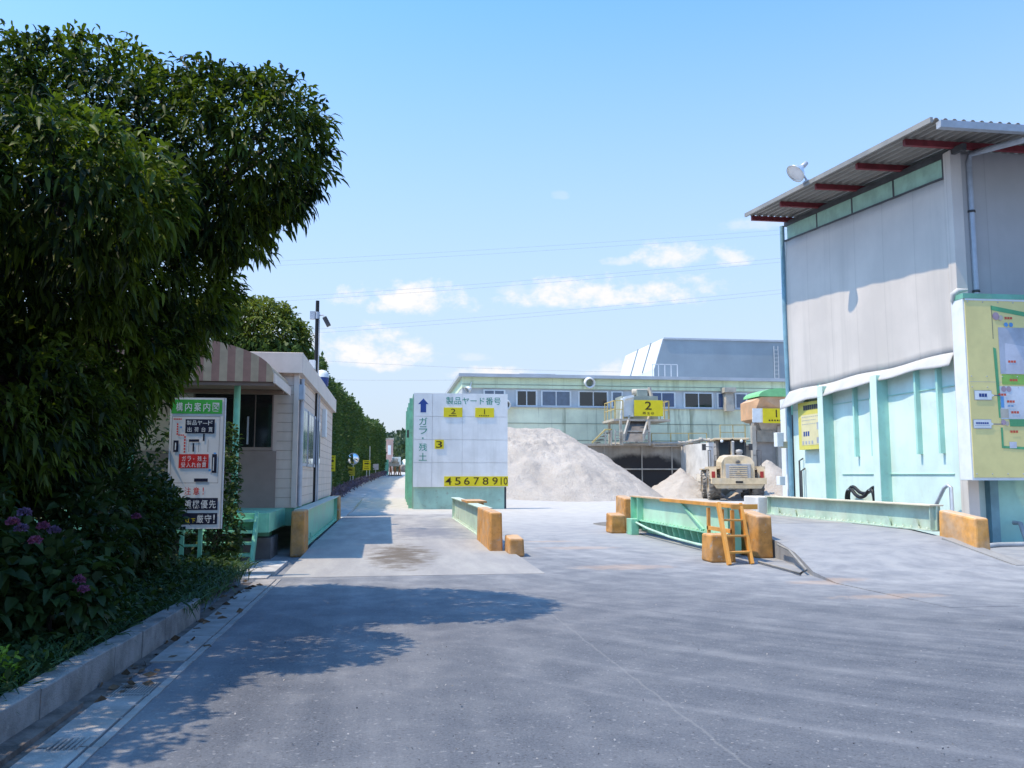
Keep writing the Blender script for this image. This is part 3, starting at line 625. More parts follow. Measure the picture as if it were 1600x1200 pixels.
for k in (-.42, .42): b.bar((BX, hy+k, 1.03), (BX-.26, hy+k, 1.03), .03)
b.build('hook', GALV, HO)
pz = wallY(1494); zt_ = atx(1494, 758, BX-.2).z
b = MB(); b.tube([(BX-.25, pz+.75, .35), (BX-.25, pz+.12, zt_-.06), (BX-.25, pz, zt_), (BX-.25, pz-.08, zt_-.04), (BX-.25, pz-.08, .05)], .035, 8); tag(b.build('bent_handrail', GALV, loc=(BX-.25, pz, .05)), 'bent grey pipe rail beside the right weighbridge block', 'handrail')
b = MB(); b.tube([(9.3, 13.2, .14), (10.4, 13.75, .15), (12, 13.9, .15), (16, 13.9, .15)], .045, 8); b.tube([(11.05, 13.86, .15), (11.05, 14.0, .5), (11.08, 14.2, .5)], .04, 8)
tag(b.build('ground_pipe', HOSEG, loc=(10.4, 13.75, .12)), 'grey pipe lying along the foot of the aqua front wall', 'pipe')
# standing black tap pipes near the far end of the wall
yy = wallY(1255); b = MB()
for k, h in ((0, 1.45), (.09, 1.7)): b.tube([(BX-.12, yy+k, .2), (BX-.12, yy+k, h), (BX-.02, yy+k, h+.06)], .022, 6)
tag(b.build('wall_pipe', DKGREY, loc=(BX-.12, yy, .2)), 'pair of thin dark pipes rising on the aqua wall under the notice', 'pipe')

# green gate post at the far corner
gp = aty(1229, 770, 21.6)
GP = thing('gate_post', (gp.x, 21.6, 0), 'green steel gate post with white edge at far end of the aqua wall', 'gate post')
xl = aty(1219, 640, 21.8).x; xr = aty(1240, 700, 21.6).x; zt = aty(1228, 625, 21.6).z
b = MB(); b.box(xl+.09, xr, 21.55, 21.75, 0, zt); b.build('post_web', GREEND, GP)
b = MB(); b.box(xl, xl+.085, 21.5, 21.8, 0, zt+.02); b.build('post_flange', WHITE, GP)
b = MB(); b.bar((xl+.2, 21.53, .3), (xl+.2, 21.53, zt-.4), .03); b.build('conduit', DKGREY, GP)
for (px0, px1, py0, py1, mm, nm) in ((1212, 1222, 676, 698, WHITE, 'switch_box'), (1221, 1229, 690, 700, mat('tan box', (.5, .45, .3), .6), 'switch_box'), (1216, 1224, 744, 758, WHITE, 'switch_box')):
    a_, c_ = aty(px0, py1, 21.4), aty(px1, py0, 21.4); b = MB(); b.box(a_.x, c_.x, 21.3, 21.5, a_.z, c_.z); b.build(nm, mm, GP, bev=.01)

# ------------------------------------------------------------------ weighbridges: guards, blocks, ladder
BLK = 'orange weighbridge blocks'
def block(x0, x1, y0, y1, z0, zn, zf, label, m=ORANGE):
    b = MB(); c = .05; lo = .012
    b.prism([(x0-lo, y0-lo, z0), (x0, y0, zn-c), (x0+c*.4, y0+c*.4, zn), (x1-c*.4, y0+c*.4, zn), (x1, y0, zn-c), (x1+lo, y0-lo, z0)], (0, .001, 0))
    vs = [(x0-lo, y0-lo, z0), (x1+lo, y0-lo, z0), (x1+lo, y1+lo, z0), (x0-lo, y1+lo, z0), (x0, y0, zn), (x1, y0, zn), (x1, y1, zf), (x0, y1, zf)]
    b = MB(); b.add(vs, [(3, 2, 1, 0), (4, 5, 6, 7), (0, 1, 5, 4), (1, 2, 6, 5), (2, 3, 7, 6), (3, 0, 4, 7)])
    o = b.build('concrete_block', m, bev=.03, loc=((x0+x1)/2, (y0+y1)/2, z0))
    return tag(o, label, 'guard block', BLK)
block(-1.58, -1.37, 14.8, 15.55, 0, .76, .76, 'orange block at the near end of the low green guard beside the kiosk')
block(-1.60, -1.36, 24.9, 25.7, 0, .76, .76, 'orange block beyond the kiosk at the far end of its green guard')
block(1.74, 1.94, 14.85, 17.05, 0, .71, .73, 'long orange block in front of the white yard board')
block(2.0, 2.24, 14.35, 14.95, 0, .30, .33, 'low orange kerb block against the long block in mid yard')
block(4.96, 5.32, 12.98, 13.4, 0, .43, .43, 'orange block under the ladder platform')
block(5.97, 6.22, 13.55, 14.35, 0, .68, .76, 'orange block standing right behind the orange ladder')
block(5.14, 5.48, 19.75, 20.25, 0, .42, .46, 'low orange block at the far end of the green girder')
block(5.66, 5.92, 20.45, 21.3, 0, .78, .84, 'taller orange block rising behind the low far one')
block(8.62, 8.84, 11.85, 12.72, 0, .71, .80, 'worn orange block at near end of the right guard by the aqua wall', mat('worn orange paint', (.60, .29, .075), .65, 0, .2, 4, dust=.6, bump=.2))
block(8.35, 8.75, 18.9, 19.7, 0, .86, .86, 'dusty cream block at far end of the right guard', CONCW)

def guard(name, x, y0, y1, z0, z1, m, mflange, label, lean=0):
    t = thing(name, (x, y0, z0), label, 'guard rail', 'weighbridge guards')
    b = MB(); b.box(x-.012, x+.012, y0, y1, z0, z1-.02); b.build('web', m, t)
    b = MB(); b.box(x-.12, x+.12, y0, y1, z1-.02, z1+.004); b.build('top_flange', mflange, t, bev=.004)
    bf = MB(); bf.box(x-.10, x+.10, y0, y1, z0-.02, z0+.0)
    k = int((y1-y0)/1.6)
    for i in range(k+1):
        yy = y0+.06+(y1-y0-.12)*i/k; b = MB(); b.box(x-.09, x+.09, yy-.01, yy+.01, z0, z1-.02)
        if i in (0, k): b.build('end_plate', m, t)
    n = int((y1-y0)/.22); s = -1 if x > 5 or x < 0 and False else 1
    s = 1 if x < 0 else -1
    for i in range(n): bf.lathe((x+s*.05, y0+.2+i*.22, z0), (0, 0, 1), [(.001, .035), (.016, .033), (.018, 0)], 6)
    bf.build('bottom_flange', m, t)
    for yy in (y0+.5, y0+1.3, y1-1.3, y1-.5):       # lifting lugs on the bottom flange
        b = MB(); b.prism([(x+s*.05, yy-.09, z0), (x+s*.05, yy+.09, z0), (x+s*.05, yy+.04, z0+.15), (x+s*.05, yy-.04, z0+.15)], (s*.02, 0, 0)); b.build('lug', m, t)
    return t
guard('guard_beam', -1.5, 15.58, 24.88, .12, .75, MINT, PALEG, 'low mint green steel guard along the kiosk side of the lane')
guard('guard_beam', 1.93, 17.1, 25.3, .12, .70, PALEG, PALEG, 'dusty green steel guard running back behind the long orange block')
guard('guard_beam', 8.62, 12.75, 18.85, .48, .875, PALEG, mat('cream flange', (.62, .56, .42), .6, 0, .1, 3, dust=.3), 'pale green steel guard along the aqua wall beside the raised deck')
b = MB(); b.box(1.80, 2.26, 20.0, 21.6, .705, .75); b.box(2.10, 2.22, 20.3, 20.5, .1, .705); b.box(2.10, 2.22, 21.1, 21.3, .1, .705)
tag(b.build('step_plate', ORANGE, loc=(2.05, 20.8, 0)), 'orange step plate fixed beside the dusty green guard in mid yard', 'step')

# green girder with curved pipe, orange platform frame
GX = 5.72
TR = thing('side_girder', (GX, 16, 0), 'mint green plate girder with ribs and curved pipe along the raised deck', 'girder')
b = MB(); b.box(GX-.012, GX+.012, 13.9, 19.75, .34, .84); b.build('web', mat('light mint plate', (.42, .66, .50), .45, 0, .1, 1.5, rust=.15, dust=.25), TR)
b = MB(); b.box(GX-.13, GX+.10, 13.9, 19.8, .842, .87); b.build('top_flange', mat('orange dusty flange', (.56, .36, .20), .6, 0, .15, 3, dust=.4), TR)
b = MB(); b.box(GX-.10, GX+.10, 13.9, 19.75, .315, .335); lf = b
b = MB()
for i in range(16):
    yy = 14.0+i*.36; zl = .09 if yy < 18 else .12
    b.prism([(GX+.1, yy, .312), (GX-.09, yy, .312), (GX-.03, yy, zl), (GX+.1, yy, zl)], (0, .02, 0))
b.box(GX+.09, GX+.11, 13.9, 19.6, .06, .312); b.build('rib_row', GREEND, TR)
n = 26
for i in range(n): lf.lathe((GX-.06, 14.0+i*.22, .336), (0, 0, 1), [(.001, .028), (.014, .026), (.016, 0)], 6)
lf.build('lower_flange', GREEND, TR)
b = MB(); b.tube([(GX-.16, 19.4, .30), (GX-.16, 18.3, .20), (GX-.16, 16.8, .12), (GX-.16, 15.2, .10), (GX-.16, 13.75, .12)], .025, 8); b.build('curved_pipe', mat('pale mint pipe', (.42, .62, .50), .5, dust=.2), TR)
b = MB(); b.bar((GX-.03, 16.55, .83), (GX-.05, 15.2, .36), .04); b.build('brace', GREEND, TR)
for yy, zz in ((19.62, .84), (19.1, .84)):
    b = MB(); b.box(GX-.15, GX-.0125, yy-.015, yy+.015, .10 if yy > 19.5 else .34, zz); b.build('stiffener', GREEND, TR)
b = MB(); b.box(GX-.28, GX-.10, 19.15, 19.55, .0, .36); b.build('end_stub', GREEND, TR, bev=.01)
for yy in (13.98,):
    b = MB(); b.box(GX-.06, GX+.02, yy-.05, yy+.05, .05, .84) ; b.build('end_post', mat('bright green plate', (.10, .42, .22), .5), TR)
b = MB(); b.box(GX-.10, GX+.10, 13.87, 13.89, .05, .84); b.build('end_plate', GREEND, TR)
PF = thing('platform_frame', (5.6, 13.5, 0), 'small orange platform frame at near end of the green girder', 'platform')
b = MB(); b.box(5.34, 5.58, 13.0, 14.1, .872, .892); b.build('deck_plate', ORANGEL, PF)
b = MB(); b.box(5.30, 5.338, 12.98, 16.6, .835, .893); b.box(5.30, 5.72, 12.955, 12.995, .815, .893); b.build('edge_beam', ORANGEL, PF)
for p_ in ((5.33, 13.03), (5.33, 13.45), (5.33, 14.05)):
    b = MB(); b.box(p_[0]-.025, p_[0]+.025, p_[1]-.025, p_[1]+.025, .0, .80); b.build('leg', ORANGEL, PF)
b = MB(); b.bar((5.33, 13.0, .47), (5.33, 14.08, .47), .05, .06); b.build('lower_rail', ORANGEL, PF)
LD = thing('step_ladder', (5.45, 12.85, 0), 'orange steel step ladder leaning on the platform frame', 'ladder')
L0, R0 = Vector((5.08, 12.58, 0)), Vector((5.48, 12.68, 0)); L1, R1 = aty(1122, 786, 13.0), aty(1156, 787, 13.02)
for a_, c_ in ((L0, L1), (R0, R1)):
    b = MB(); b.bar(a_, c_, 0.045, .10, up=(0, -1, .3)); b.build('stile', ORANGEL, LD, bev=.004)
for k in (.20, .46, .72):
    b = MB(); a_, c_ = L0.lerp(L1, k), R0.lerp(R1, k); b.bar(a_, c_, .10, .03); b.build('rung', ORANGEL, LD, bev=.004)
b = MB(); b.tube([(5.62, 12.75, .03), (5.56, 11.6, .03), (5.50, 11.15, .03), (5.62, 11.22, .07), (6.0, 12.5, .22), (6.1, 13.1, .26)], .018, 8)
tag(b.build('drain_pipe', mat('dusty pipe', (.17, .17, .17), .8, dust=.3), loc=(5.6, 11.6, 0)), 'dusty bent pipe lying on the ramp side by the ladder foot', 'pipe')

# ------------------------------------------------------------------ yard number board on its green wall
SB = thing('yard_board', (3.1, 34.3, 0), 'large white yard number board with yellow number plates on green base', 'sign board')
YS = 34.3
tl = aty(647, 614, YS); tr = aty(793, 613, YS); bl = aty(649, 761, YS); gb = aty(649, 796, YS)
W_ = tr.x-tl.x; H_ = tl.z-bl.z; X0 = tl.x
fs = Face((X0, YS, tl.z), (1, 0, 0), (0, 0, 1)); U = lambda px: (px-647)/146*W_; V = lambda py: (py-614)/147*H_
b = MB(); b.box(X0+.03, X0+W_-.12, YS+.06, YS+.30, 0, bl.z+.05); b.build('green_base', mat('faded green steel', (.36, .55, .45), .55, 0, .1, 1.2, rust=.4, streak=.2, streak_col=(.2, .3, .22)), SB)
b = MB(); b.box(X0+W_-.12, X0+W_-.02, YS+.2, YS+.5, 0, tl.z-.6); b.build('back_post', DKGREY, SB)
b = MB()
rows = [0, V(650.5), V(687), V(723), H_]; c1 = U(675.5); gap = .012
for i in range(4): fs.slab(b, 0, rows[i]+gap*(i > 0), c1-gap/2, rows[i+1], 0, .03)
cut = U(722)
for i in range(4):
    fs.slab(b, c1+gap/2, rows[i]+gap*(i > 0), cut-.004, rows[i+1], 0, .03); fs.slab(b, cut+.004, rows[i]+gap*(i > 0), W_, rows[i+1], 0, .03)
fs.slab(b, .01, .01, W_-.01, H_-.01, -.05, -.002)
b.build('panel', WHITEP, SB)
b = MB(); ax_, ay = U(661.5), V(622.5)
for pts in ([(-8, 9), (0, 0), (8, 9), (4.3, 9), (4.3, 22), (-4.3, 22), (-4.3, 9)],):
    b.add([fs.p(U(661.5+px), V(622.5+py), .034) for px, py in pts][::-1], [tuple(range(7))])
b.build('arrow', BLUEINK, SB)
b = MB()
for i, (ch, cy) in enumerate((('ガ', 658.5), ('ラ', 672.5), ('・', 685), ('残', 699), ('土', 714))):
    if ch == '・': fs.rect(b, U(660.2), V(683.8), U(662.2), V(686.2), .034)
    else: fs.text(b, ch, U(655.3), V(cy-6), U(667.7), V(cy+6), .034, bold=.004)
fs.text(b, '製品ヤード番号', U(696.5), V(619.5), U(782), V(631.5), .034, bold=.003)
b.build('lettering', GREENINK, SB)
def plate(u0, v0, u1, v1, items):
    b = MB(); fs.slab(b, U(u0), V(v0), U(u1), V(v1), .03, .05); pl = b.build('number_plate', YELLOW, SB, bev=.01)
    b = MB()
    for (tx, a0, b0, a1, b1) in items:
        if tx == '1': fs.text(b, tx, U(a0), V(b0), U(a1), V(b1), .054, bold=.01, keep=True)
        elif tx: fs.text(b, tx, U(a0), V(b0), U(a1), V(b1), .054, bold=.004)
        else: fs.dashes(b, U(a0), V(b0), U(a1), V(b1), 6, .054, 0, .35)
    b.build('number', BROWNINK, pl)
plate(693, 636.5, 722, 651.5, [('2', 704, 638.5, 711.5, 646.5), ('', 701, 648.3, 713.5, 650.3)])
plate(742, 636.5, 771.5, 651.5, [('1', 750, 638.5, 763, 646.5), ('', 748, 648.3, 764.5, 649.8)])
plate(679.5, 687.5, 693.5, 701.5, [('3', 681.5, 689.5, 691, 700)])
plate(694.5, 744.5, 793.6, 759.8, [('4', 696, 746, 706, 757.7), ('5', 711, 746, 720, 757.7), ('6', 725, 746, 734, 757.7), ('7', 740, 746, 748.5, 757.7), ('8', 754, 746, 763, 757.7), ('9', 769, 746, 777.5, 757.7), ('10', 782, 746, 793, 757.7)])
GW = thing('partition_wall', (X0, 38, 0), 'green steel partition wall behind the white yard board', 'partition wall')
b = MB(); b.box(X0-.02, X0+.16, YS+.32, 43.5, 0, bl.z+3.7); b.build('side_wall', mat('green wall sheet', (.30, .44, .37), .55, 0, .12, 1.5, streak=.35, streak_col=(.12, .2, .16), rust=.2), GW)
for yy in (35.0, 37.4, 39.8, 42.2):
    b = MB(); b.box(X0-.16, X0-.02, yy-.06, yy+.06, 0, bl.z+3.55); b.build('rib', GREEND, GW)
b = MB(); b.box(X0-.22, X0-.02, 36.0, 36.5, 2.9, 3.2); b.build('bracket', DKGREY, GW)

# ------------------------------------------------------------------ stone heaps
def heap(name, cx, cy, fn, nx, ny, sx, sy, label, m, grp=None):
    vs = []; 
    for j in range(ny+1):
        for i in range(nx+1):
            x = cx-sx+2*sx*i/nx; y = cy-sy+2*sy*j/ny; vs.append((x, y, fn(x, y)))
    b = MB(); b.add(vs, [(j*(nx+1)+i, j*(nx+1)+i+1, (j+1)*(nx+1)+i+1, (j+1)*(nx+1)+i) for j in range(ny) for i in range(nx)], 0, True)
    return tag(b.build(name, m, loc=None), label, 'stone heap', grp)
from mathutils import noise as mn
def fbm(x, y, s, o=4): return mn.fractal(Vector((x*s, y*s, 3.3)), 1.0, 2.0, o)
def pile_material():
    m = bpy.data.materials.new('crushed stone'); m.use_nodes = True; t = N(m.node_tree); t.n.clear()
    p = t.new('ShaderNodeBsdfPrincipled'); o = t.new('ShaderNodeOutputMaterial'); t.l.new(p.outputs[0], o.inputs[0])
    pos = t.new('ShaderNodeNewGeometry').outputs['Position']
    a = t.noise(pos, .6, 6, .65); b_ = t.noise(pos, 9, 4, .75); k = t.noise(pos, 2.2, 6, .7)
    c = t.mix(t.step(a, .3, .7), (.42, .37, .325), (.50, .445, .395)); c = t.mix(t.math('MULTIPLY', t.step(b_, .5, .75), .4), c, (.30, .26, .22)); c = t.mix(t.math('MULTIPLY', t.step(k, .6, .8), .4), c, (.30, .255, .215))
    t.put(p.inputs['Base Color'], c); p.inputs['Roughness'].default_value = .95; p.inputs['Specular IOR Level'].default_value = .15
    q = t.new('ShaderNodeBump'); q.inputs['Strength'].default_value = .8; q.inputs['Distance'].default_value = .12; t.l.new(t.math('ADD', b_, k), q.inputs['Height']); t.l.new(q.outputs[0], p.inputs['Normal'])
    return m
STONE = pile_material()
pa, pb = aty(770, 668, 51.5), aty(868, 672, 51.5)
def pile(x, y):
    # ridge from far left to pb, talus at the angle of repose
    rx = min(max(x, 4.5), pb.x-.35); d = math.hypot((x-rx), (y-51.5)*.82)
    d += .35*fbm(x, y, .35)
    h = (pb.z+.05)-max(0, d-.5)*.65 - .12*max(0, .5-d)
    n = .13*fbm(x, y, 1.1, 6)
    sc = math.exp(-((x-8.2)/2.2)**2-((y-49.2)/1.2)**2)
    n += sc*(.30*abs(fbm(x, y, 1.6, 4))-.12)
    return max(h+n*min(max(h, 0), 1), -.05 if h < 0 else .01)
heap('stone_heap', 10.2, 50.6, pile, 200, 160, 8.7, 8.5, 'big pale crushed stone heap behind the white yard board', STONE, 'crushed stone heaps')
def pile2(x, y): return max(1.75-math.hypot((x-17.55)*.9, (y-50.6)*.8)*.78+.22*fbm(x, y, .9)+.08*fbm(x, y, 3), -.03)
heap('stone_heap', 17.4, 50.4, pile2, 60, 60, 3.4, 3.4, 'small white stone heap against the white bay partition', STONE, 'crushed stone heaps')
def pile3(x, y): return max(2.25-math.hypot((x-22.6)*1.0, (y-49.6)*.8)*.85+.18*fbm(x, y, .9)+.06*fbm(x, y, 3), -.03)
heap('stone_heap', 22.6, 49.4, pile3, 50, 50, 3.2, 3.2, 'stone heap on the right behind the wheel loader', STONE, 'crushed stone heaps')

# ------------------------------------------------------------------ bay walls with hoppers
YW = 54.0
wl, wr = aty(860, 700, YW).x, aty(1260, 700, YW).x; zw = aty(1000, 697, YW).z
def bay_material():
    m = bpy.data.materials.new('bay wall concrete'); m.use_nodes = True; t = N(m.node_tree); t.n.clear()
    p = t.new('ShaderNodeBsdfPrincipled'); o = t.new('ShaderNodeOutputMaterial'); t.l.new(p.outputs[0], o.inputs[0])
    pos = t.new('ShaderNodeNewGeometry').outputs['Position']; x, y, z = t.sep(pos)
    a = t.noise(pos, 1.2, 6, .65); st = t.noise(t.scale(pos, (1, 1, .1)), 2, 5, .6)
    c = t.mix(t.step(a, .3, .7), (.33, .29, .24), (.44, .40, .34)); c = t.mix(t.math('MULTIPLY', t.step(st, .45, .75), .5), c, (.22, .19, .15))
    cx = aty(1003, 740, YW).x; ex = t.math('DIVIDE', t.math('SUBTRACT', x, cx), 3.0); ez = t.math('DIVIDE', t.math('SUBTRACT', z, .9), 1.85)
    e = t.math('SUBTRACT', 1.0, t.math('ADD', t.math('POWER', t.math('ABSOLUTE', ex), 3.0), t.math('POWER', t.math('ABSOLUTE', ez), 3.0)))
    c = t.mix(t.step(t.math('ADD', e, t.math('MULTIPLY', t.math('SUBTRACT', a, .5), 1.1)), -.1, .45), c, (.035, .032, .032))  # near-black rounded patch mixed into the wall colour
    t.put(p.inputs['Base Color'], c); p.inputs['Roughness'].default_value = .9; return m
BW = thing('bay_wall', ((wl+wr)/2, YW, 0), 'long dusty retaining wall with dark rounded patch below the chute', 'retaining wall')
b = MB(); b.box(wl, wr, YW, YW+1.2, 0, zw); b.build('wall', bay_material(), BW)
b = MB(); b.box(wl, wr, YW-.12, YW+1.3, zw, zw+.14); b.build('coping', DUSTY, BW)
for px in (1003, 944, 1050): x = aty(px, 740, YW).x; b = MB(); b.bar((x, YW-.04, .2), (x, YW-.04, zw), .07); b.build('wall_rib', DUSTY, BW)
zz = aty(1000, 733, YW).z; b = MB(); b.bar((aty(962, 733, YW).x, YW-.06, zz), (aty(1060, 733, YW).x, YW-.06, zz), .09); b.build('wall_rail', DUSTY, BW)
PT = aty(1065, 740, YW-.1).x
b = MB(); b.box(PT, PT+.5, 49.0, YW-.02, 0, aty(1066, 696, YW).z+.0); tag(b.build('bay_partition', CONCW, loc=None), 'short white concrete partition between the two bays', 'partition wall')
b = MB(); b.box(aty(1180, 740, 51).x, aty(1245, 740, 51).x, 51.0, 51.4, 0, aty(1200, 660, 51).z); tag(b.build('bay_backing_wall', mat('grey bay wall', (.33, .30, .27), .85, 0, .12, .8, streak=.4, streak_col=(.22, .2, .17), dust=.2)), 'grey concrete wall under the orange hopper behind the loader', 'wall')
# pipe along the coping
b = MB(); zp = zw+.3
pp = [aty(px, py, YW-.5) for px, py in ((955, 694), (985, 693.5), (1020, 693), (1060, 692.5), (1080, 690), (1095, 687), (1108, 688), (1112, 694))]
b.tube(pp, .09, 8); b.tube([p+Vector((0, .1, -.18)) for p in pp[2:6]], .06, 8)
for p in pp[2:7]: b.lathe(p, (1, 0, 0), [(.09, -.12), (.14, -.10), (.14, .10), (.09, .12)], 10)
for p in pp[:6:2]: b.bar(p, (p.x, p.y+.2, zw+.1), .06)
tag(b.build('dust_pipe', DUSTY), 'dust covered pipe with fittings along the bay wall top', 'pipe')
b = MB()
rl = [aty(px, 677, YW+.6) for px in (1018, 1048, 1076, 1104)]
for p in rl: b.bar((p.x, p.y, zw), p, .05)
b.bar(rl[0], rl[-1], .05)
tag(b.build('handrail', YELRAIL), 'thin pale handrail standing on the bay wall between hoppers', 'handrail')
b = MB(); rl = [aty(px, 664, YW+.8) for px in (1125, 1145, 1164)]
for p in rl: b.bar((p.x, p.y, zw), p, .05)
b.bar(rl[0], rl[-1], .05); b.bar(rl[0]-Vector((0, 0, .5)), rl[-1]-Vector((0, 0, .5)), .04)
tag(b.build('handrail', YELRAIL), 'pale handrail above the wheel loader cab', 'handrail')

# hopper two: platform, railings, chute, stair
YH = 53.2
q = lambda px, py, dy=0: aty(px, py, YH+dy)
HP = thing('chute_platform', (q(1000, 690).x, YH, zw), 'steel platform with yellow number two plate and sloping dark chute', 'hopper')
zp = q(1000, 655).z; xl, xr = q(957, 655).x, q(1045, 655).x
b = MB(); b.box(xl, xr, YH-.3, YH+2.6, zp-.14, zp); b.build('platform_deck', DUSTY, HP)
b = MB()
for px in (960, 972, 1036, 1043):
    p = q(px, 655); b.bar((p.x, YH-.25, zp), (p.x, YH-.25, zp+1.15), .05)
b.bar((xl+.1, YH-.25, zp+1.15), (q(972, 655).x, YH-.25, zp+1.15), .05); b.bar((q(1036, 655).x, YH-.25, zp+1.15), (xr-.05, YH-.25, zp+1.15), .05)
b.bar((xl+.1, YH-.25, zp+.6), (q(972, 655).x, YH-.25, zp+.6), .04); b.bar((q(1036, 655).x, YH-.25, zp+.6), (xr-.05, YH-.25, zp+.6), .04)
for k in (0, 1):
    for dy in (0, .9, 1.8, 2.5): b.bar(((xl+.08, xr-.06)[k], YH-.25+dy, zp), ((xl+.08, xr-.06)[k], YH-.25+dy, zp+1.15), .05)
    b.bar(((xl+.08, xr-.06)[k], YH-.25, zp+1.15), ((xl+.08, xr-.06)[k], YH+2.3, zp+1.15), .05); b.bar(((xl+.08, xr-.06)[k], YH-.25, zp+.6), ((xl+.08, xr-.06)[k], YH+2.3, zp+.6), .04)
b.build('railing', YELRAIL, HP)
b = MB(); b.box(q(974, 660).x, q(1030, 660).x, YH+.2, YH+1.9, zp, zp+1.5); b.box(q(1000, 660).x, q(1016, 660).x, YH+.5, YH+1.4, zp+1.5, zp+1.95); b.build('drive_housing', mat('machine green grey', (.30, .34, .30), .7, 0, .12, 1.5, dust=.4), HP)
b = MB(); b.lathe((q(1008, 612).x, YH+.9, zp+1.8), (1, 0, 0), [(.001, -.6), (.22, -.58), (.24, .5), (.1, .6), (.001, .6)], 12); b.bar((q(1022, 620).x, YH+.4, zp+1.3), (q(1019, 612).x, YH+.6, zp+2.1), .16); b.build('motor', DUSTY, HP)
pf = q(970, 619); b = MB(); b.prism([q(970, 651), q(990, 651), q(990, 622), q(970, 622)], (0, .05, 0)); b.build('white_panel', WHITE, HP)
b = MB(); b.bar(q(971, 655, -.1), q(974, 622, -.1), .18); b.bar(q(974, 622, -.1), q(990, 619, -.1), .16); b.build('feed_arm', WHITE, HP)
b = MB(); a0, a1, a2, a3 = q(984, 655, .2), q(1014, 655, .2), q(1004, 689, -1.2), q(974, 689, -1.2)
for (s_, e_) in ((a0, a3), (a1, a2)): b.prism([s_, e_, e_+Vector((0, 0, .45)), s_+Vector((0, 0, .45))], (.1, 0, 0))
b.build('chute_side', DUSTY, HP)
b = MB(); b.prism([a3, a2, a1, a0], (0, -.06, -.06)); b.build('chute_bed', mat('worn chute plate', (.17, .15, .135), .6, .2, .2, 1.5), HP)
b = MB(); 
for px in (966, 1010):
    p = q(px, 690)
    for yy in (YH-.6, YH+2.2): b = MB(); b.bar((p.x, yy, zw), (p.x, yy, zp-.1), .14); b.build('support_leg', DUSTY, HP)
b = MB(); z0_ = q(990, 689, -.6).z; x0_, x1_ = q(972, 660).x, q(1010, 660).x; zt_ = q(990, 674, -.6).z
b.bar((x0_, YH-.7, zt_), (x1_, YH-.7, zt_), .08); b.bar((x0_, YH-.7, z0_), (x1_, YH-.7, zt_-.1), .06); b.bar((x0_, YH-.7, zt_-.1), (x1_, YH-.7, z0_), .06)
for px in (957, 968): b.bar((q(px, 680).x, YH-.7, zw), (q(px, 680).x, YH-.7, zt_+.1), .07)
for py in (676, 681, 686): b.bar((q(957, 660).x, YH-.7, q(990, py).z), (q(968, 660).x, YH-.7, q(990, py).z), .05)
b.build('cross_brace', DUSTY, HP)
f2 = Face(aty(991, 625, YH-.45), (1, 0, 0), (0, 0, 1)); W2 = aty(1036, 640, YH-.45).x-f2.o.x; H2 = f2.o.z-aty(991, 650, YH-.45).z
def hopper_plate(f, w_, h_, txt, sub, label, cut=1):
    t = thing('hopper_number_plate', f.p(w_/2, h_), label, 'number plate', 'hopper number plates')
    b = MB(); f.slab(b, 0, 0, w_, h_, -.04, 0); b.build('plate', YELLOW, t)
    b = MB(); f.text(b, txt, *( (.37*w_, .08*h_, .60*w_, .60*h_) if txt == '2' else (.30*w_, .08*h_, .68*w_, .60*h_)), .006, keep=txt == '1')
    if sub: f.text(b, sub[0], .28*w_, .74*h_, .40*w_, .90*h_, .006); f.text(b, sub[1], .44*w_, .74*h_, .54*w_, .90*h_, .006); f.text(b, sub[2], .58*w_, .74*h_, .69*w_, .90*h_, .006)
    else: f.dashes(b, .2*w_, .76*h_, .8*w_, .86*h_, 6, .006, 0, .4)
    b.build('number', BROWNINK, t)
hopper_plate(f2, W2, H2, '2', '再生砂', 'yellow plate numbered 2 on the chute platform')
ST = thing('access_stair', (q(935, 690).x, YH-.5, zw), 'small steel stair with yellow handrail left of the chute platform', 'stair')
b = MB(); s0_, s1_ = q(925, 692, -.6), q(946, 671, -.6); b.bar(s0_, s1_, .09); b.bar(s1_, q(956, 671, -.6), .08); b.build('handrail', YELRAIL, ST)
b = MB()
for px in (946, 955): b.bar((q(px, 682, -.6).x, YH-.6, zw), (q(px, 682, -.6).x, YH-.6, s1_.z), .08)
b.build('post', DUSTY, ST)
b = MB()
for i in range(4): b.box(q(929+i*5, 660).x, q(935+i*5, 660).x, YH-.5, YH+.3, zw+.15+i*.2, zw+.2+i*.2)
b.build('tread', DUSTYD, ST)

# hopper one: orange bin with green dome
YO = 50.4
q = lambda px, py, dy=0: aty(px, py, YO+dy)
OB = thing('orange_bin', (q(1203, 665).x, YO+1.5, 0), 'rusty orange storage bin with green domed top behind the gate post', 'hopper')
xl, xr = q(1181, 650).x, q(1252, 650).x; z0, z1 = q(1200, 662).z, q(1200, 619).z
b = MB(); b.prism([(xl, YO+.6, z0+.3), (xl+.2, YO, z0+.1), (xr, YO, z0+.1), (xr, YO, z1), (xl+.35, YO, z1-.05), (xl, YO+.6, z1-.3)], (0, 1.7, 0)); b.build('bin_body', ORBIN, OB)
b = MB(); vs = []; k = 12; xm = (xl+.3+xr)/2; rx = (xr-xl-.3)/2+.1
prof = [(xm-rx*math.cos(a*math.pi/k), YO-.08, z1-.02+.52*math.sin(a*math.pi/k)) for a in range(k+1)]
b.prism(prof, (0, 2.4, 0), 0); b.build('dome_top', DOME, OB)
b = MB(); b.prism([(xl+.3, YO+.3, z0+.12), (xr, YO+.3, z0+.12), (xr-.5, YO+.6, z0-.7), (xl+.7, YO+.6, z0-.7)], (0, 1.4, 0)); b.build('bin_cone', DUSTY, OB)
for px in (1182, 1222):
    b = MB(); x = q(px, 690).x; b.box(x-.13, x+.13, YO+.3, YO+.58, 0, z0-.1); b.build('leg', DUSTY, OB)
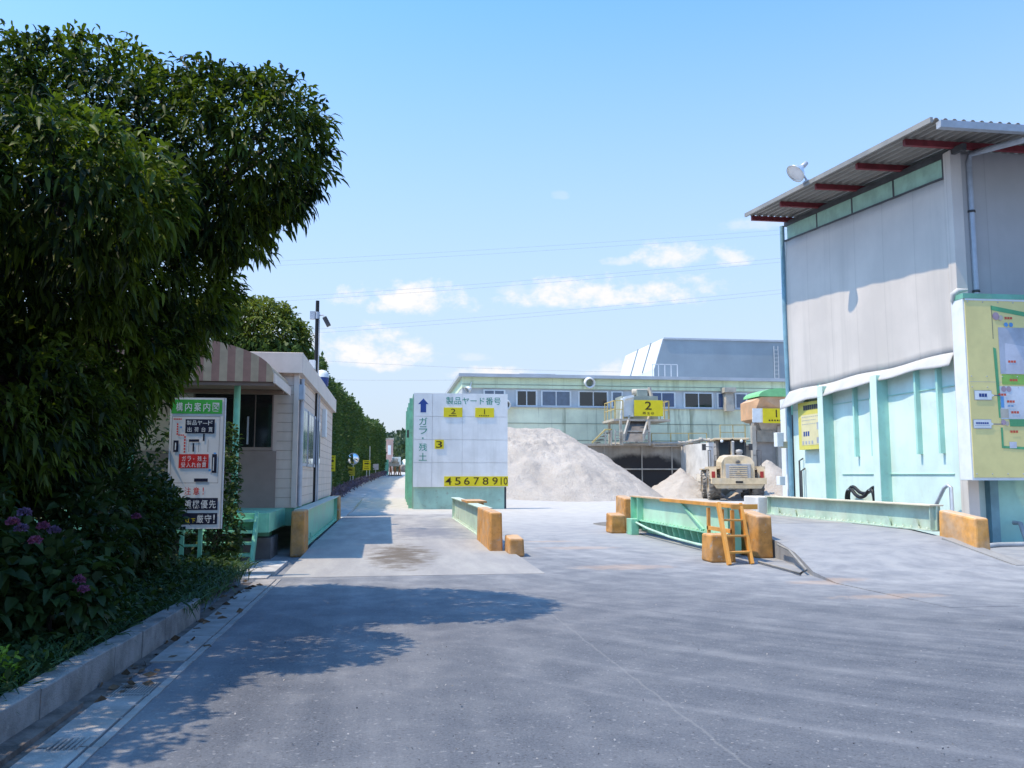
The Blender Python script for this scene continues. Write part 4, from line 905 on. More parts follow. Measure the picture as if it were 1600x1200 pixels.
b = MB(); b.box(q(1186, 650).x, q(1216, 650).x, YO+.4, YO+.7, q(1200, 690).z, q(1200, 672).z); b.build('gate_panel', mat('brown grey panel', (.30, .27, .22), .8, dust=.2), OB)
b = MB(); b.prism([q(1176, 660, -.08), q(1192, 660, -.08), q(1192, 638, -.08), q(1176, 638, -.08)], (0, .06, 0)); b.build('white_panel', WHITE, OB)
f1 = Face(aty(1192, 638, YO-.15), (1, 0, 0), (0, 0, 1)); W1 = W2*.94; H1 = f1.o.z-aty(1192, 661, YO-.15).z
hopper_plate(f1, W1, H1, '1', '', 'yellow plate numbered 1 on the orange bin, partly behind the gate post')

# ------------------------------------------------------------------ long green works building and shed behind
YB_ = 58.0
q = lambda px, py, dy=0: aty(px, py, YB_+dy)
WB = thing('works_building', (q(980, 700).x, YB_, 0), 'long weathered pale green works building with strip of blue windows', 'building')
xl, xr = q(722, 600).x, q(1290, 600).x; zt = q(980, 593).z; zb0, zb1 = q(980, 637).z, q(980, 609).z
b = MB(); b.box(xl, xr, YB_, YB_+26, 0, zb0); b.build('lower_wall', BACKW, WB)
b = MB(); b.box(xl, xr, YB_, YB_+26, zb1, zt); b.build('upper_wall', BACKW2, WB)
b = MB(); b.box(xl+.02, xr, YB_+.12, YB_+26, zb0, zb1); b.build('window_band', GREYBAND, WB)
b = MB(); b.box(xl-.25, xr, YB_-.35, YB_+26.2, zt, zt+.22); b.build('roof_edge', ROOFEDGE, WB)
b = MB(); b.box(xl, xr, YB_-.1, YB_+.1, zb0-.06, zb0+.02); b.build('sill', ROOFEDGE, WB)
for z in (zb0-1.15, zb0-2.3, zt-.5): b = MB(); b.box(xl, xr, YB_-.02, YB_, z, z+.035); b.build('wall_joint', mat('joint', (.22, .25, .20), .8), WB)
for p0, p1 in ((757, 788), (808, 838), (847, 891), (905, 949), (957, 972), (990, 1007), (1014, 1054), (1070, 1113), (1122, 1135), (1150, 1166), (1180, 1215)):
    x0, x1 = q(p0, 620).x, q(p1, 620).x
    b = MB(); b.box(x0-.08, x1+.08, YB_+.02, YB_+.1, zb0+.03, zb1-.12)
    wd = b.build('window', WHITE, WB)
    b = MB(); n = 2 if p1-p0 > 22 else 1
    for i in range(n): b.box(x0+(x1-x0)*i/n+.04, x0+(x1-x0)*(i+1)/n-.04, YB_+.005, YB_+.06, zb0+.10, zb1-.2)
    b.build('pane', rnd.choice([GLASSB, GLASSB, mat('curtained glass', (.10, .14, .20), .12, spec=.8) if 'curtained glass' not in MATS else MATS['curtained glass'], GLASSK]), wd)
for px, py, s in ((921, 598, .32), (790, 632, .3)):
    p = q(px, py, -.5); b = MB(); b.lathe(p, (0, -1, -.25), [(.1, -.6), (s, -.5), (s*1.15, -.1), (s*1.15, .25), (s*.9, .25), (s*.8, 0)], 14); b.build('round_vent', WHITE, WB)
p = q(1140, 610, -.6); b = MB(); b.box(p.x-.42, p.x+.42, YB_-.75, YB_-.01, p.z-.15, p.z+.2); b.box(p.x-.28, p.x+.28, YB_-.6, YB_-.01, p.z-1.25, p.z-.16); b.prism([(p.x-.34, YB_-.7, p.z-1.0), (p.x+.3, YB_-.7, p.z-1.0), (p.x+.26, YB_-.7, p.z-1.45), (p.x-.3, YB_-.7, p.z-1.45)], (0, .5, 0)); b.build('exhaust_hood', DUSTY, WB)
p0, p1 = q(812, 586, 4), q(868, 586, 4); b = MB(); b.box(p0.x, p1.x, YB_+4, YB_+7, zt+.2, p0.z+.12); tag(b.build('roof_unit', ROOFEDGE, loc=None), 'low grey box on the roof of the green works building', 'roof unit')
p0, p1 = q(818, 584, 9), q(840, 584, 9)
# small floodlight and white gear at the roof's left corner
p = q(733, 610, -.4); b = MB(); b.lathe(p+Vector((0, 0, .1)), (-.8, -.3, -.5), [(.05, -.2), (.2, 0), (.26, .2), (.2, .18)], 12); b.bar(p, (p.x+.2, YB_, p.z+.6), .06); tag(b.build('wall_floodlight', WHITE, loc=None), 'white floodlight on the left corner of the works building', 'floodlight')
YD = 76.0
q = lambda px, py, dy=0: aty(px, py, YD+dy)
SH = thing('grey_shed', (q(1140, 560).x, YD, 0), 'big blue grey clad shed with sloped left side in sunlit tone behind works building', 'building')
xl, xr, zt = q(1037, 560).x, q(1231, 560).x, q(1130, 531).z; zl = q(1130, 590).z
xa = q(1022, 560).x; xt = aty(978, 560, YD+12).x; xq = aty(966, 590, YD+12).x
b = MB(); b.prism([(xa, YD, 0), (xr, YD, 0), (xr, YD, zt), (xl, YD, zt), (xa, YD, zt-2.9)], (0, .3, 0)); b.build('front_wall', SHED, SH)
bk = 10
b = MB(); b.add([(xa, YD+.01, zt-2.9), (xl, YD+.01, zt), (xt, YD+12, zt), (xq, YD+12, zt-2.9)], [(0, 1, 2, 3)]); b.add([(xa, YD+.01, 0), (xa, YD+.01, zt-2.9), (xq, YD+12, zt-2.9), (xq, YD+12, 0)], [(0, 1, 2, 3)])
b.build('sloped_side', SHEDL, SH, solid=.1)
for k in (.28, .62):
    b = MB(); A = Vector((xa, YD+.01, zt-2.9)).lerp(Vector((xq, YD+12, zt-2.9)), k); B = Vector((xl, YD+.01, zt)).lerp(Vector((xt, YD+12, zt)), k); b.bar(A+Vector((-.08, 0, .06)), B+Vector((-.08, 0, .06)), .12); b.build('side_seam', SHED, SH)
b = MB(); b.add([(xl, YD-.1, zt), (xr, YD-.1, zt), (xr, YD+12, zt), (xt, YD+12, zt)], [(0, 1, 2, 3)]); b.build('roof', ROOFEDGE, SH, solid=.16)
b = MB(); x = q(1212, 560).x
b.bar((x-.2, YD-.12, zt-6), (x-.2, YD-.12, zt-.5), .04); b.bar((x+.2, YD-.12, zt-6), (x+.2, YD-.12, zt-.5), .04)
for i in range(14): b.bar((x-.2, YD-.12, zt-5.8+i*.38), (x+.2, YD-.12, zt-5.8+i*.38), .035)
b.build('wall_ladder', SHEDL, SH)
b = MB(); p = q(987, 586, 2)
for k in range(5): b.bar((p.x-.5+k*.55, YD-6, 8), (p.x-.5+k*.55, YD-6, p.z), .06)
b.bar((p.x-.5, YD-6, p.z), (p.x+1.7, YD-6, p.z), .06); tag(b.build('roof_rail', SHEDL), 'thin pale guard rail on the works roof before the grey shed', 'railing')

# ------------------------------------------------------------------ wheel loader (local: front +y)
lp = gnd(1149, 779, .12)
WL = bpy.data.objects.new('wheel_loader', None); col.objects.link(WL)
tag(WL, 'dusty yellow wheel loader seen from behind in front of the bays', 'wheel loader')
def part(mb, name, m, parent=None, bev=0): return mb.build(name, m, parent or WL, bev)
def lp_wheel(x, y):
    c = Vector((x, y, .80)); s = 1 if x > 0 else -1
    b = MB(); r, w_ = .80, .62
    b.lathe(c, (1, 0, 0), [(.42, -w_/2+.04), (.50, -w_/2), (.70, -w_/2), (.765, -w_/2+.05), (.775, 0), (.765, w_/2-.05), (.70, w_/2), (.50, w_/2), (.42, w_/2-.04)], 36)
    for i in range(22):
        for sd in (-1, 1):
            a = 2*math.pi*(i+.5*(sd > 0))/22; p0 = c+Vector((sd*.02, math.cos(a)*.775, math.sin(a)*.775)); a2 = a+.16; p1 = c+Vector((sd*.31, math.cos(a2)*.765, math.sin(a2)*.765))
            b.bar(p0, p1, .085, .06, up=(0, math.cos(a), math.sin(a)))
    wh = part(b, 'wheel', RUBBER)
    b = MB(); b.lathe(c, (s, 0, 0), [(.001, .16), (.16, .17), (.18, .10), (.36, .06), (.43, .20), (.45, .29), (.43, .30)], 24); b.build('rim', LOADER, wh)
for x in (-1.12, 1.12):
    for y in (-1.55, 1.75): lp_wheel(x, y)
b = MB(); b.box(-.5, .5, -2.6, 3.0, .55, 1.0); part(b, 'chassis', LOADERG, bev=.03)
b = MB(); b.box(-1.0, 1.0, -1.72, -1.38, .62, .95); part(b, 'axle', DUSTYD)
hood = [(-.84, -2.95, 1.05), (.84, -2.95, 1.05), (.84, -2.95, 1.95), (.66, -2.88, 2.22), (.45, -2.86, 2.30), (-.45, -2.86, 2.30), (-.66, -2.88, 2.22), (-.84, -2.95, 1.95)]
b = MB(); b.prism(hood, (0, 2.4, .12)); hd = part(b, 'hood', LOADER, bev=.06)
b = MB(); b.box(-.64, .64, -3.03, -2.955, 1.12, 1.90); gr = part(b, 'rear_grille', LOADERG, bev=.03)
b = MB()
for i in range(6): b.box(-.46, .46, -3.06, -3.032, 1.20+i*.105, 1.25+i*.105)
b.build('louvre', LOADER, gr)
b = MB(); b.prism([(0, -3.075, 1.60), (-.11, -3.075, 1.42), (.11, -3.075, 1.42)], (0, .012, 0)); b.box(-.14, .14, -3.075, -3.062, 1.34, 1.38); b.build('emblem', mat('worn emblem', (.42, .33, .22), .6), gr)
b = MB(); b.box(-.12, .12, -3.05, -2.98, 1.93, 2.02); b.lathe((0, -3.0, 2.03), (0, -1, 0), [(.07, 0), (.07, .06), (.001, .06)], 12); b.build('rear_lamp_bracket', DUSTYD, hd)
b = MB(); b.prism([(-1.38, -3.32, .84), (1.38, -3.32, .84), (1.38, -3.32, 1.16), (-1.38, -3.32, 1.16)], (0, .62, 0)); b.prism([(-1.12, -3.24, .62), (1.12, -3.24, .62), (1.25, -3.28, .83), (-1.25, -3.28, .83)], (0, .5, 0)); part(b, 'counterweight', LOADER, bev=.05)
b = MB(); b.box(-.18, .18, -3.345, -3.3, .90, 1.0); part(b, 'hitch', BLACK)
b = MB(); b.box(-.16, .16, -3.2, -2.9, .42, .64); part(b, 'tow_pin', DUSTYD)
for s in (-1, 1):
    b = MB(); b.prism([(s*.86, -2.45, 1.64), (s*1.46, -2.45, 1.62), (s*1.46, -2.45, 1.76), (s*.86, -2.45, 1.78)], (0, 1.9, 0)); b.prism([(s*1.05, -2.6, 1.1), (s*1.42, -2.6, 1.1), (s*1.42, -2.44, 1.76), (s*1.05, -2.44, 1.76)], (0, .05, 0)); part(b, 'rear_fender', LOADER, bev=.03)
    b = MB(); b.box(s*1.24-.09, s*1.24+.09, -2.78, -2.66, 1.16, 1.50); part(b, 'tail_light', REDL, bev=.02)
    b = MB(); b.prism([(s*.8, .95, 1.62), (s*1.45, .95, 1.60), (s*1.45, .95, 1.68), (s*.8, .95, 1.70)], (0, 1.7, 0)); part(b, 'front_fender', LOADER, bev=.02)
    b = MB(); b.tube([(s*1.30, -2.2, 1.76), (s*1.30, -2.2, 2.62), (s*1.30, -.9, 2.66), (s*1.30, -.9, 1.76)], .025, 6); b.tube([(s*1.1, -2.3, 1.76), (s*1.1, -2.3, 2.35), (s*.9, -2.3, 2.36)], .022, 6); part(b, 'handrail', DKGREY)
    b = MB(); b.tube([(s*.84, 1.15, 2.9), (s*1.3, 1.3, 2.95)], .02, 6); b.box(s*1.3-.11, s*1.3+.11, 1.26, 1.33, 2.72, 3.08); part(b, 'mirror', DKGREY)
    b = MB(); b.prism([(s*.62-.09, 1.5, 1.5), (s*.62-.09, 2.5, 1.75), (s*.62-.09, 4.1, .55), (s*.62-.09, 3.9, .35), (s*.62-.09, 2.4, 1.35), (s*.62-.09, 1.6, 1.15)], (.18, 0, 0)); part(b, 'lift_arm', LOADER, bev=.02)
b = MB(); b.prism([(-.78, -.62, 1.35), (-.82, -.55, 3.22), (-.74, 1.2, 3.22), (-.78, 1.45, 1.35)][::-1], (1.56, 0, 0)); cb = part(b, 'cab', LOADERG, bev=.05)
cb.data.materials[0] = DUSTYD
b = MB(); b.box(-.68, -.06, -.665, -.625, 2.34, 3.14); b.build('rear_window', GLASSK, cb); b = MB(); b.box(.06, .68, -.665, -.625, 2.34, 3.14); b.build('rear_window', GLASSK, cb)
b = MB(); b.box(-.06, .06, -.69, -.63, 2.3, 3.2); b.build('window_post', LOADER, cb)
b = MB(); b.box(-.80, -.775, -.45, 1.1, 2.1, 3.1); b.build('side_window', GLASSK, cb); b = MB(); b.box(.775, .80, -.45, 1.1, 2.1, 3.1); b.build('side_window', GLASSK, cb)
b = MB(); b.box(-.95, .95, -.82, 1.42, 3.23, 3.34); b.build('cab_roof', LOADER, cb, bev=.03)
for x in (-.55, .5): b = MB(); b.lathe((x, -.86, 3.16), (0, -1, 0), [(.001, -.06), (.08, -.05), (.085, .02), (.001, .02)], 10); b.build('work_lamp', WHITE, cb)
b = MB(); b.lathe((0, -.87, 3.2), (0, -1, 0), [(.001, -.06), (.09, -.05), (.09, .02), (.001, .02)], 10); b.build('rear_camera', BLACK, cb)
b = MB(); b.tube([(-.02, -1.3, 2.3), (-.02, -1.3, 3.0), (-.02, -1.36, 3.12)], .075, 10); part(b, 'exhaust_pipe', LOADERG)
b = MB(); b.lathe((.3, -1.3, 2.32), (0, 0, 1), [(.14, 0), (.14, .16), (.19, .18), (.17, .34), (.001, .38)], 14); part(b, 'air_cleaner', LOADERG)
b = MB(); b.box(-.55, .55, 2.2, 2.9, .6, 1.4); part(b, 'front_frame', LOADER, bev=.04)
b = MB(); b.prism([(-1.5, 4.0, .12), (-1.5, 4.9, .08), (-1.5, 5.0, .13), (-1.5, 4.2, .35), (-1.5, 4.05, .9), (-1.5, 4.3, 1.35), (-1.5, 4.2, 1.38), (-1.5, 3.9, .95), (-1.5, 3.9, .4)], (3.0, 0, 0)); part(b, 'bucket', DUSTY)
b = MB()
for i in range(3): b.box(-1.32, -.86, -.55+i*.16, -.42+i*.16, .55+i*.38, .60+i*.38)
b.bar((-1.34, -.55, .5), (-1.34, -.1, 1.7), .05); part(b, 'access_steps', DUSTYD)
WL.location = (lp.x+.85, lp.y+2.6, .03); WL.rotation_euler = (0, 0, R(-15)); WL.scale = (1.0, 1.0, 1.0)

# ------------------------------------------------------------------ kiosk with canopy
KX, KY0, KY1 = -1.68, 16.2, 26.2; KXL = -7.0; KF = .76
KI = thing('office_kiosk', (KX, KY0, 0), 'beige prefabricated weighing office with flat parapet beside the lane', 'kiosk')
zp0, zp1 = 3.22, 3.58
def kiosk_wall_mat():
    return BEIGE
b = MB(); b.box(KXL, KX, KY0, KY1, KF, zp0); b.build('wall', BEIGE, KI)
b = MB(); b.box(KXL-.1, KX+.10, KY0-.12, KY1+.1, zp0-.02, zp1); b.build('parapet', PARAPET, KI, bev=.01)
b = MB(); b.box(KXL, KX-.02, KY0+.02, KY1, KF-.32, KF-.002); b.build('base_frame', MINT, KI)
b = MB()
for i in range(14): z = KF+.18+i*.17; b.box(KX-.001, KX+.006, KY0+.02, KY1-.02, z, z+.006)
for i in range(14): z = KF+.18+i*.17; b.box(aty(432, 700, KY0).x, KX-.02, KY0-.006, KY0+.001, z, z+.006)
b.build('siding_lines', BEIGED, KI)
b = MB(); b.box(KX-.06, KX+.03, KY0-.03, KY0+.06, KF, zp0-.03); b.build('corner_post', PARAPET, KI)
b = MB(); b.tube([(KX+.07, KY0+.14, KF+.02), (KX+.07, KY0+.14, zp0-.1)], .045, 8); b.build('downpipe', GALV, KI)
b = MB(); b.tube([(KX+.06, KY0+4.3, KF-.2), (KX+.06, KY0+4.3, zp0)], .02, 6); b.build('conduit', GALV, KI)
b = MB(); b.box(KX+.001, KX+.12, KY0-.02, KY0+.25, 2.72, 3.0); b.build('meter_box', GALV, KI, bev=.01)
b = MB(); b.box(KX, KX+.10, 22.2, 22.6, 2.3, 3.0); b.build('wall_cabinet', WHITE, KI, bev=.01)
# side windows
for (a0, a1) in ((16.75, 17.95), (18.2, 19.4), (19.75, 21.3)):
    b = MB(); b.box(KX+.004, KX+.035, a0, a1, 1.52, 2.66); wd = b.build('side_window', GALV, KI)
    b = MB(); b.box(KX+.03, KX+.042, a0+.06, (a0+a1)/2-.03, 1.58, 2.60); b.box(KX+.03, KX+.042, (a0+a1)/2+.03, a1-.06, 1.58, 2.60); b.build('pane', glass('kiosk glass', (.06, .09, .15), .02) if 'kiosk glass' not in MATS else MATS['kiosk glass'], wd)
# front: door panel and big window
fw = lambda px: aty(px, 700, KY0).x
b = MB(); b.box(KXL+.1, fw(432), KY0-.03, KY0-.001, KF, 1.78); b.build('front_panel', BEIGED, KI)
b = MB(); b.box(fw(372), fw(426), KY0-.035, KY0-.002, 1.79, 2.86); wd = b.build('front_window', BEIGED, KI)
b = MB(); b.box(fw(374), fw(397), KY0-.045, KY0-.02, 1.85, 2.80); b.box(fw(399), fw(424), KY0-.045, KY0-.02, 1.85, 2.80); b.build('pane', GLASSK, wd)
b = MB(); b.bar((fw(387), KY0-.05, 1.9), (fw(387), KY0-.05, 2.4), .03); b.build('handle', GALV, wd)
b = MB(); b.box(fw(300), fw(366), KY0-.035, KY0-.002, 1.79, 2.86); wd = b.build('front_window', BEIGED, KI)
b = MB(); b.box(fw(303), fw(363), KY0-.045, KY0-.02, 1.85, 2.80); b.build('pane', GLASSK, wd)
# landing with steps
b = MB(); b.box(KXL+.5, -1.86, 14.0, KY0-.03, KF-.03, KF+.0); b.build('landing', MINT, KI)
b = MB(); b.box(KXL+.5, -1.86, 13.97, 14.03, KF-.30, KF-.005); b.box(-1.89, -1.83, 14.0, KY0-.05, KF-.3, KF-.005); b.build('landing_beam', MINT, KI)
b = MB(); b.box(-2.2, -1.95, 14.9, 15.3, .12, KF-.3); b.build('landing_leg', MINT, KI)
b = MB(); b.box(-2.35, -1.86, 14.5, 15.4, -.05, .34); tag(b.build('footing_block', mat('dark footing concrete', (.16, .15, .15), .9, 0, .15, 3, bump=.3)), 'dark concrete footing under the kiosk landing', 'footing')
STP = thing('kiosk_steps', (-2.6, 13.4, 0), 'mint green steel steps up to the kiosk landing', 'steps')
a0 = gnd(393, 880, .03); a1 = aty(403, 799, 14.0)
for dx in (0, -.75):
    b = MB(); b.bar((a0.x+dx, a0.y-.0, .0), (a1.x+dx, 13.95, KF), .05, .17, up=(0, -1, .4)); b.build('stile', MINT, STP)
for k in (.2, .42, .64, .86):
    p = Vector((a0.x, a0.y, 0)).lerp(Vector((a1.x, 13.95, KF)), k); b = MB(); b.box(p.x-.74, p.x-.03, p.y-.12, p.y+.12, p.z-.02, p.z+.02); b.build('tread', MINT, STP)
b = MB(); b.box(-2.7, -1.5, 12.2, 13.7, -.1, .05); b.box(-2.6, -1.55, 11.75, 12.2, -.1, .02); tag(b.build('concrete_pad', CONC), kind='structure')
# canopy: striped barrel awning on green posts
CN = thing('awning', (-3.5, 13.9, KF), 'brown and beige striped arched awning over the kiosk door on green posts', 'awning')
cx0, cx1 = -6.3, -1.80; cyf = 13.85; nst = 38; zb_ = 2.80
def arch(x): t = (x-cx0)/(cx1-cx0); return zb_+.10+.64*math.sqrt(max(0, 1-abs(2*t-1)**2.2))
for i in range(nst):
    x0 = cx0+(cx1-cx0)*i/nst; x1 = cx0+(cx1-cx0)*(i+1)/nst; b = MB(); mseg = 3
    for k in range(mseg):
        xa, xb = x0+(x1-x0)*k/mseg, x0+(x1-x0)*(k+1)/mseg
        b.add([(xa, cyf, zb_), (xb, cyf, zb_), (xb, cyf, arch(xb)), (xa, cyf, arch(xa))], [(0, 1, 2, 3)])
        b.add([(xa, cyf, arch(xa)), (xb, cyf, arch(xb)), (xb, KY0-.13, arch(xb)), (xa, KY0-.13, arch(xa))], [(0, 1, 2, 3)])
    b.build('fabric_stripe', STRIPEA if i % 2 == 0 else STRIPEB, CN)
b = MB(); b.box(cx1-.004, cx1+.02, cyf-.02, KY0-.13, zb_-.02, zb_+.13); b.build('side_valance', PARAPET, CN)
b = MB(); b.box(cx0, cx1-.01, cyf+.02, KY0-.14, zb_-.005, zb_+.03); b.bar((cx0, cyf+.05, zb_-.03), (cx1, cyf+.05, zb_-.03), .06); b.bar((cx0, cyf+1.3, zb_-.04), (cx1, cyf+1.3, zb_-.04), .06); b.build('ceiling_frame', mat('brown soffit', (.22, .14, .10), .7), CN)
for px in (368, 205):
    x = aty(px, 700, 14.15).x; b = MB(); b.tube([(x, 14.15, KF), (x, 14.15, zb_)], .05, 10); b.build('post', mat('mint post', (.22, .55, .36), .45) if 'mint post' not in MATS else MATS['mint post'], CN)
# gear on the roof
b = MB(); p = aty(488, 572, 18.5); b.box(p.x-.06, p.x+.06, 18.4, 18.6, zp1-.02, p.z+.12); tag(b.build('roof_box', WHITE, loc=None), 'small white post box on the kiosk roof edge', 'box')
RBN = thing('roof_beacon', (aty(504, 580, 22).x, 22, zp1), 'white domed beacon on dark blue base above the kiosk roof', 'beacon')
p = aty(504, 584, 22); b = MB(); b.lathe((p.x-.02, 22, p.z-.1), (0, 0, 1), [(.001, -.45), (.07, -.44), (.08, -.25), (.17, -.2), (.18, 0)], 14); b.build('base', BLUEINK, RBN)
b = MB(); b.lathe((p.x-.02, 22, p.z-.1), (0, 0, 1), [(.19, 0), (.18, .09), (.12, .17), (.001, .20)], 14); b.build('dome', WHITE, RBN)

# floodlight pole
PX, PY = -1.60, 20.1
tp = aty(495, 470, PY)
LPX = aty(492, 650, PY).x
LP = thing('lamp_pole', (LPX, PY, 0), 'thin black pole with square floodlight standing beside the kiosk', 'lamp pole')
b = MB(); b.tube([(LPX, PY, 0), (LPX, PY, 3), (LPX, PY, tp.z)], [.055, .05, .042], 10); b.build('pole', BLACK, LP)
p = aty(495, 493, PY); b = MB(); b.box(LPX-.16, LPX-.05, PY-.06, PY+.06, p.z-.09, p.z+.09); b.build('junction_box', GALV, LP)
b = MB(); b.tube([(LPX, PY, p.z), (LPX+.14, PY-.03, p.z+.01), (LPX+.17, PY-.05, p.z-.06)], .018, 6); b.lathe((LPX, PY, p.z), (0, 0, 1), [(.06, -.08), (.06, .08)], 12); b.build('bracket', GALV, LP)
b = MB(); M_ = Matrix.Translation((LPX+.21, PY-.06, p.z-.13)) @ Matrix.Rotation(R(-28), 4, 'Y'); b.box(-.05, .05, -.09, .09, -.13, .09, 0, M_); b.build('lamp_head', DKGREY, LP, bev=.01)
b = MB(); b.tube([(LPX+.05, PY-.03, p.z-.1), (LPX+.055, PY-.03, 3.0), (LPX+.06, PY-.03, .3)], .014, 5); b.build('cable', GALV, LP)

# ------------------------------------------------------------------ guide board at the left
YG = 12.0
tl = aty(267, 621, YG); tr = aty(350, 626, YG-.02); bl = aty(262, 817, YG)
GB = thing('guide_board', ((tl.x+tr.x)/2, YG, .08), 'white site guide board with green heading on mint posts among shrubs', 'guide board')
wG = tr.x-tl.x; hG = tl.z-aty(348, 826, YG).z
fg = Face((tl.x, YG, tl.z), (1, -.03, 0), (0, 0, 1)); U = lambda f: f*wG; V = lambda py: (py-100)/795*hG
UX = lambda px: (px-135)/350*wG           # measured on the enlarged board
b = MB(); fg.slab(b, 0, 0, wG, hG, -.05, 0); b.build('panel', WHITEP, GB, bev=.006)
b = MB(); fg.slab(b, wG+.001, 0, wG+.02, hG, -.06, .004); b.build('edge_frame', GALV, GB)
for u in (.28, .62):
    b = MB(); p = fg.p(wG*u, hG*.5, -.08); b.bar((p.x, p.y, .0), (p.x, p.y, tl.z-.2), .05); b.build('leg', MATS['mint post'], GB)
b = MB(); p0, p1 = fg.p(wG*.28, 0, -.08), fg.p(wG*.62, 0, -.08); b.bar((p0.x, p0.y, .42), (p1.x, p1.y, .42), .03); b.build('cross_bar', MATS['mint post'], GB)
b = MB(); fg.rect(b, UX(142), V(112), UX(475), V(198), .003); b.build('heading_band', SIGNGREEN, GB)
b = MB(); 
for i, ch in enumerate('構内案内図'): fg.text(b, ch, UX(172+i*60), V(130), UX(216+i*60), V(184), .006, bold=.008)
for i, ch in enumerate('製品ヤード'): fg.text(b, ch, UX(247+i*35), V(240 if ch != 'ー' else 255), UX(277+i*35), V(268 if ch != 'ー' else 259), .008, bold=.008)
for i, ch in enumerate('出荷台貫'): fg.text(b, ch, UX(252+i*46), V(280), UX(280+i*46), V(310), .008, bold=.008)
for i, ch in enumerate('ガラ・残土'):
    if ch == '・': fg.rect(b, UX(299), V(471), UX(304), V(477), .008)
    else: fg.text(b, ch, UX(224+i*34), V(457), UX(250+i*34), V(488), .008, bold=.008)
for i, ch in enumerate('受入れ台貫'): fg.text(b, ch, UX(220+i*34), V(495), UX(248+i*34), V(525), .008, bold=.008)
for i, ch in enumerate('重機優先'): fg.text(b, ch, UX(252+i*53), V(722), UX(297+i*53), V(772), .008, bold=.008)
for i, ch in enumerate('厳守'): fg.text(b, ch, UX(335+i*52), V(810), UX(378+i*52), V(860), .008, bold=.008)
fg.text(b, '!', UX(443), V(808), UX(452), V(860), .008, bold=.008)
fg.dashes(b, UX(428), V(465), UX(444), V(545), 1, .008, 0, .6); fg.dashes(b, UX(175), V(375), UX(190), V(420), 1, .008, 0, .5)
b.build('white_lettering', WHITE, GB)
b = MB()
fg.rect(b, UX(238), V(232), UX(430), V(318), .004); fg.rect(b, UX(140), V(710), UX(468), V(782), .004); fg.rect(b, UX(140), V(800), UX(468), V(868), .004)
fg.rect(b, UX(420), V(445), UX(452), V(558), .004); fg.rect(b, UX(165), V(362), UX(198), V(432), .004); fg.rect(b, UX(265), V(355), UX(330), V(370), .004); fg.rect(b, UX(308), V(592), UX(398), V(612), .004)
for (x_, y0_, y1_) in ((296, 378, 430), (362, 320, 365)): fg.dashes(b, UX(x_-6), V(y0_), UX(x_+6), V(y1_), 1, .004, 0, .1)
for x_ in (265, 330, 390): fg.rect(b, UX(x_), V(355), UX(x_+2), V(432), .004)
fg.rect(b, UX(150), V(215), UX(465), V(217), .004); fg.rect(b, UX(150), V(618), UX(465), V(620), .004); fg.rect(b, UX(150), V(215), UX(152), V(620), .004); fg.rect(b, UX(463), V(215), UX(465), V(620), .004)
fg.dashes(b, UX(160), V(880), UX(270), V(900), 5, .004, 0, .2)
b.build('dark_panels', NAVY, GB)
b = MB()
fg.rect(b, UX(204), V(445), UX(398), V(530), .004); fg.text(b, '注', UX(248), V(645), UX(290), V(690), .004, bold=.0); fg.text(b, '意', UX(305), V(645), UX(345), V(690), .004); fg.text(b, '!', UX(367), V(645), UX(374), V(690), .004)
for i in range(5): fg.rect(b, UX(182), V(258+i*15), UX(192), V(268+i*15), .004)
for i in range(3): fg.rect(b, UX(194+i*14), V(326), UX(204+i*14), V(333), .004)
for i in range(6): fg.rect(b, UX(233), V(335+i*18), UX(243), V(347+i*18), .004)
fg.dashes(b, UX(160), V(228), UX(215), V(236), 5, .004, 0, .3)
b.build('red_marks', REDINK, GB)
b = MB(); fg.rect(b, UX(204), V(276), UX(216), V(288), .004); fg.rect(b, UX(430), V(435), UX(446), V(444), .005); fg.rect(b, UX(400), V(535), UX(416), V(550), .004); b.build('blue_marks', mat('sky blue ink', (.10, .35, .70), .5), GB)
b = MB(); fg.text(b, '以', UX(262), V(832), UX(290), V(860), .008, bold=.008); fg.text(b, '下', UX(298), V(832), UX(326), V(860), .008, bold=.008); b.build('yellow_lettering', YELLOW, GB)

# ------------------------------------------------------------------ signs along the hedge
def lane_sign(px0, px1, py0, py1, Y, label, m=YELLOW, marks=True, post=GALV):
    c = aty((px0+px1)/2, (py0+py1)/2, Y); w_ = aty(px1, py0, Y).x-aty(px0, py0, Y).x; h_ = aty(px0, py0, Y).z-aty(px0, py1, Y).z; g0 = gz(Y)
    t = thing('lane_sign', (c.x, Y, g0), label, 'lane sign', 'signs along the hedge')
    f = Face((c.x-w_/2, Y, c.z+h_/2), (1, 0, 0), (0, 0, 1))
    b = MB(); f.slab(b, 0, 0, w_, h_, -.03, 0); b.build('plate', m, t)
    b = MB(); b.tube([(c.x, Y+.05, g0), (c.x, Y+.05, c.z+h_*.4)], .03, 6); b.build('post', post, t)
    if marks:
        b = MB(); f.dashes(b, .2*w_, .10*h_, .8*w_, .17*h_, 4, .006, 0, .3)
        b.add([f.p(w_*u, h_*v, .006) for u, v in ((.2, .28), (.6, .28), (.6, .24), (.85, .345), (.6, .45), (.6, .41), (.2, .41))][::-1], [tuple(range(7))])
        f.dashes(b, .25*w_, .60*h_, .75*w_, .65*h_, 5, .006, 0, .3); f.dashes(b, .2*w_, .78*h_, .8*w_, .86*h_, 4, .006, 0, .3); b.build('marking', BROWNINK, t)
    return t
lane_sign(512, 524, 711.5, 736.5, 40, 'tall yellow lane sign with arrow nearest the kiosk end')
lane_sign(540, 554.5, 729.5, 743.5, 57, 'square yellow sign under the round mirror', mat('shaded yellow plate', (.52, .42, .03), .5, 0, .12, 4))
lane_sign(567, 579, 719, 734.5, 68, 'yellow lane sign right of the round mirror before the hedge')
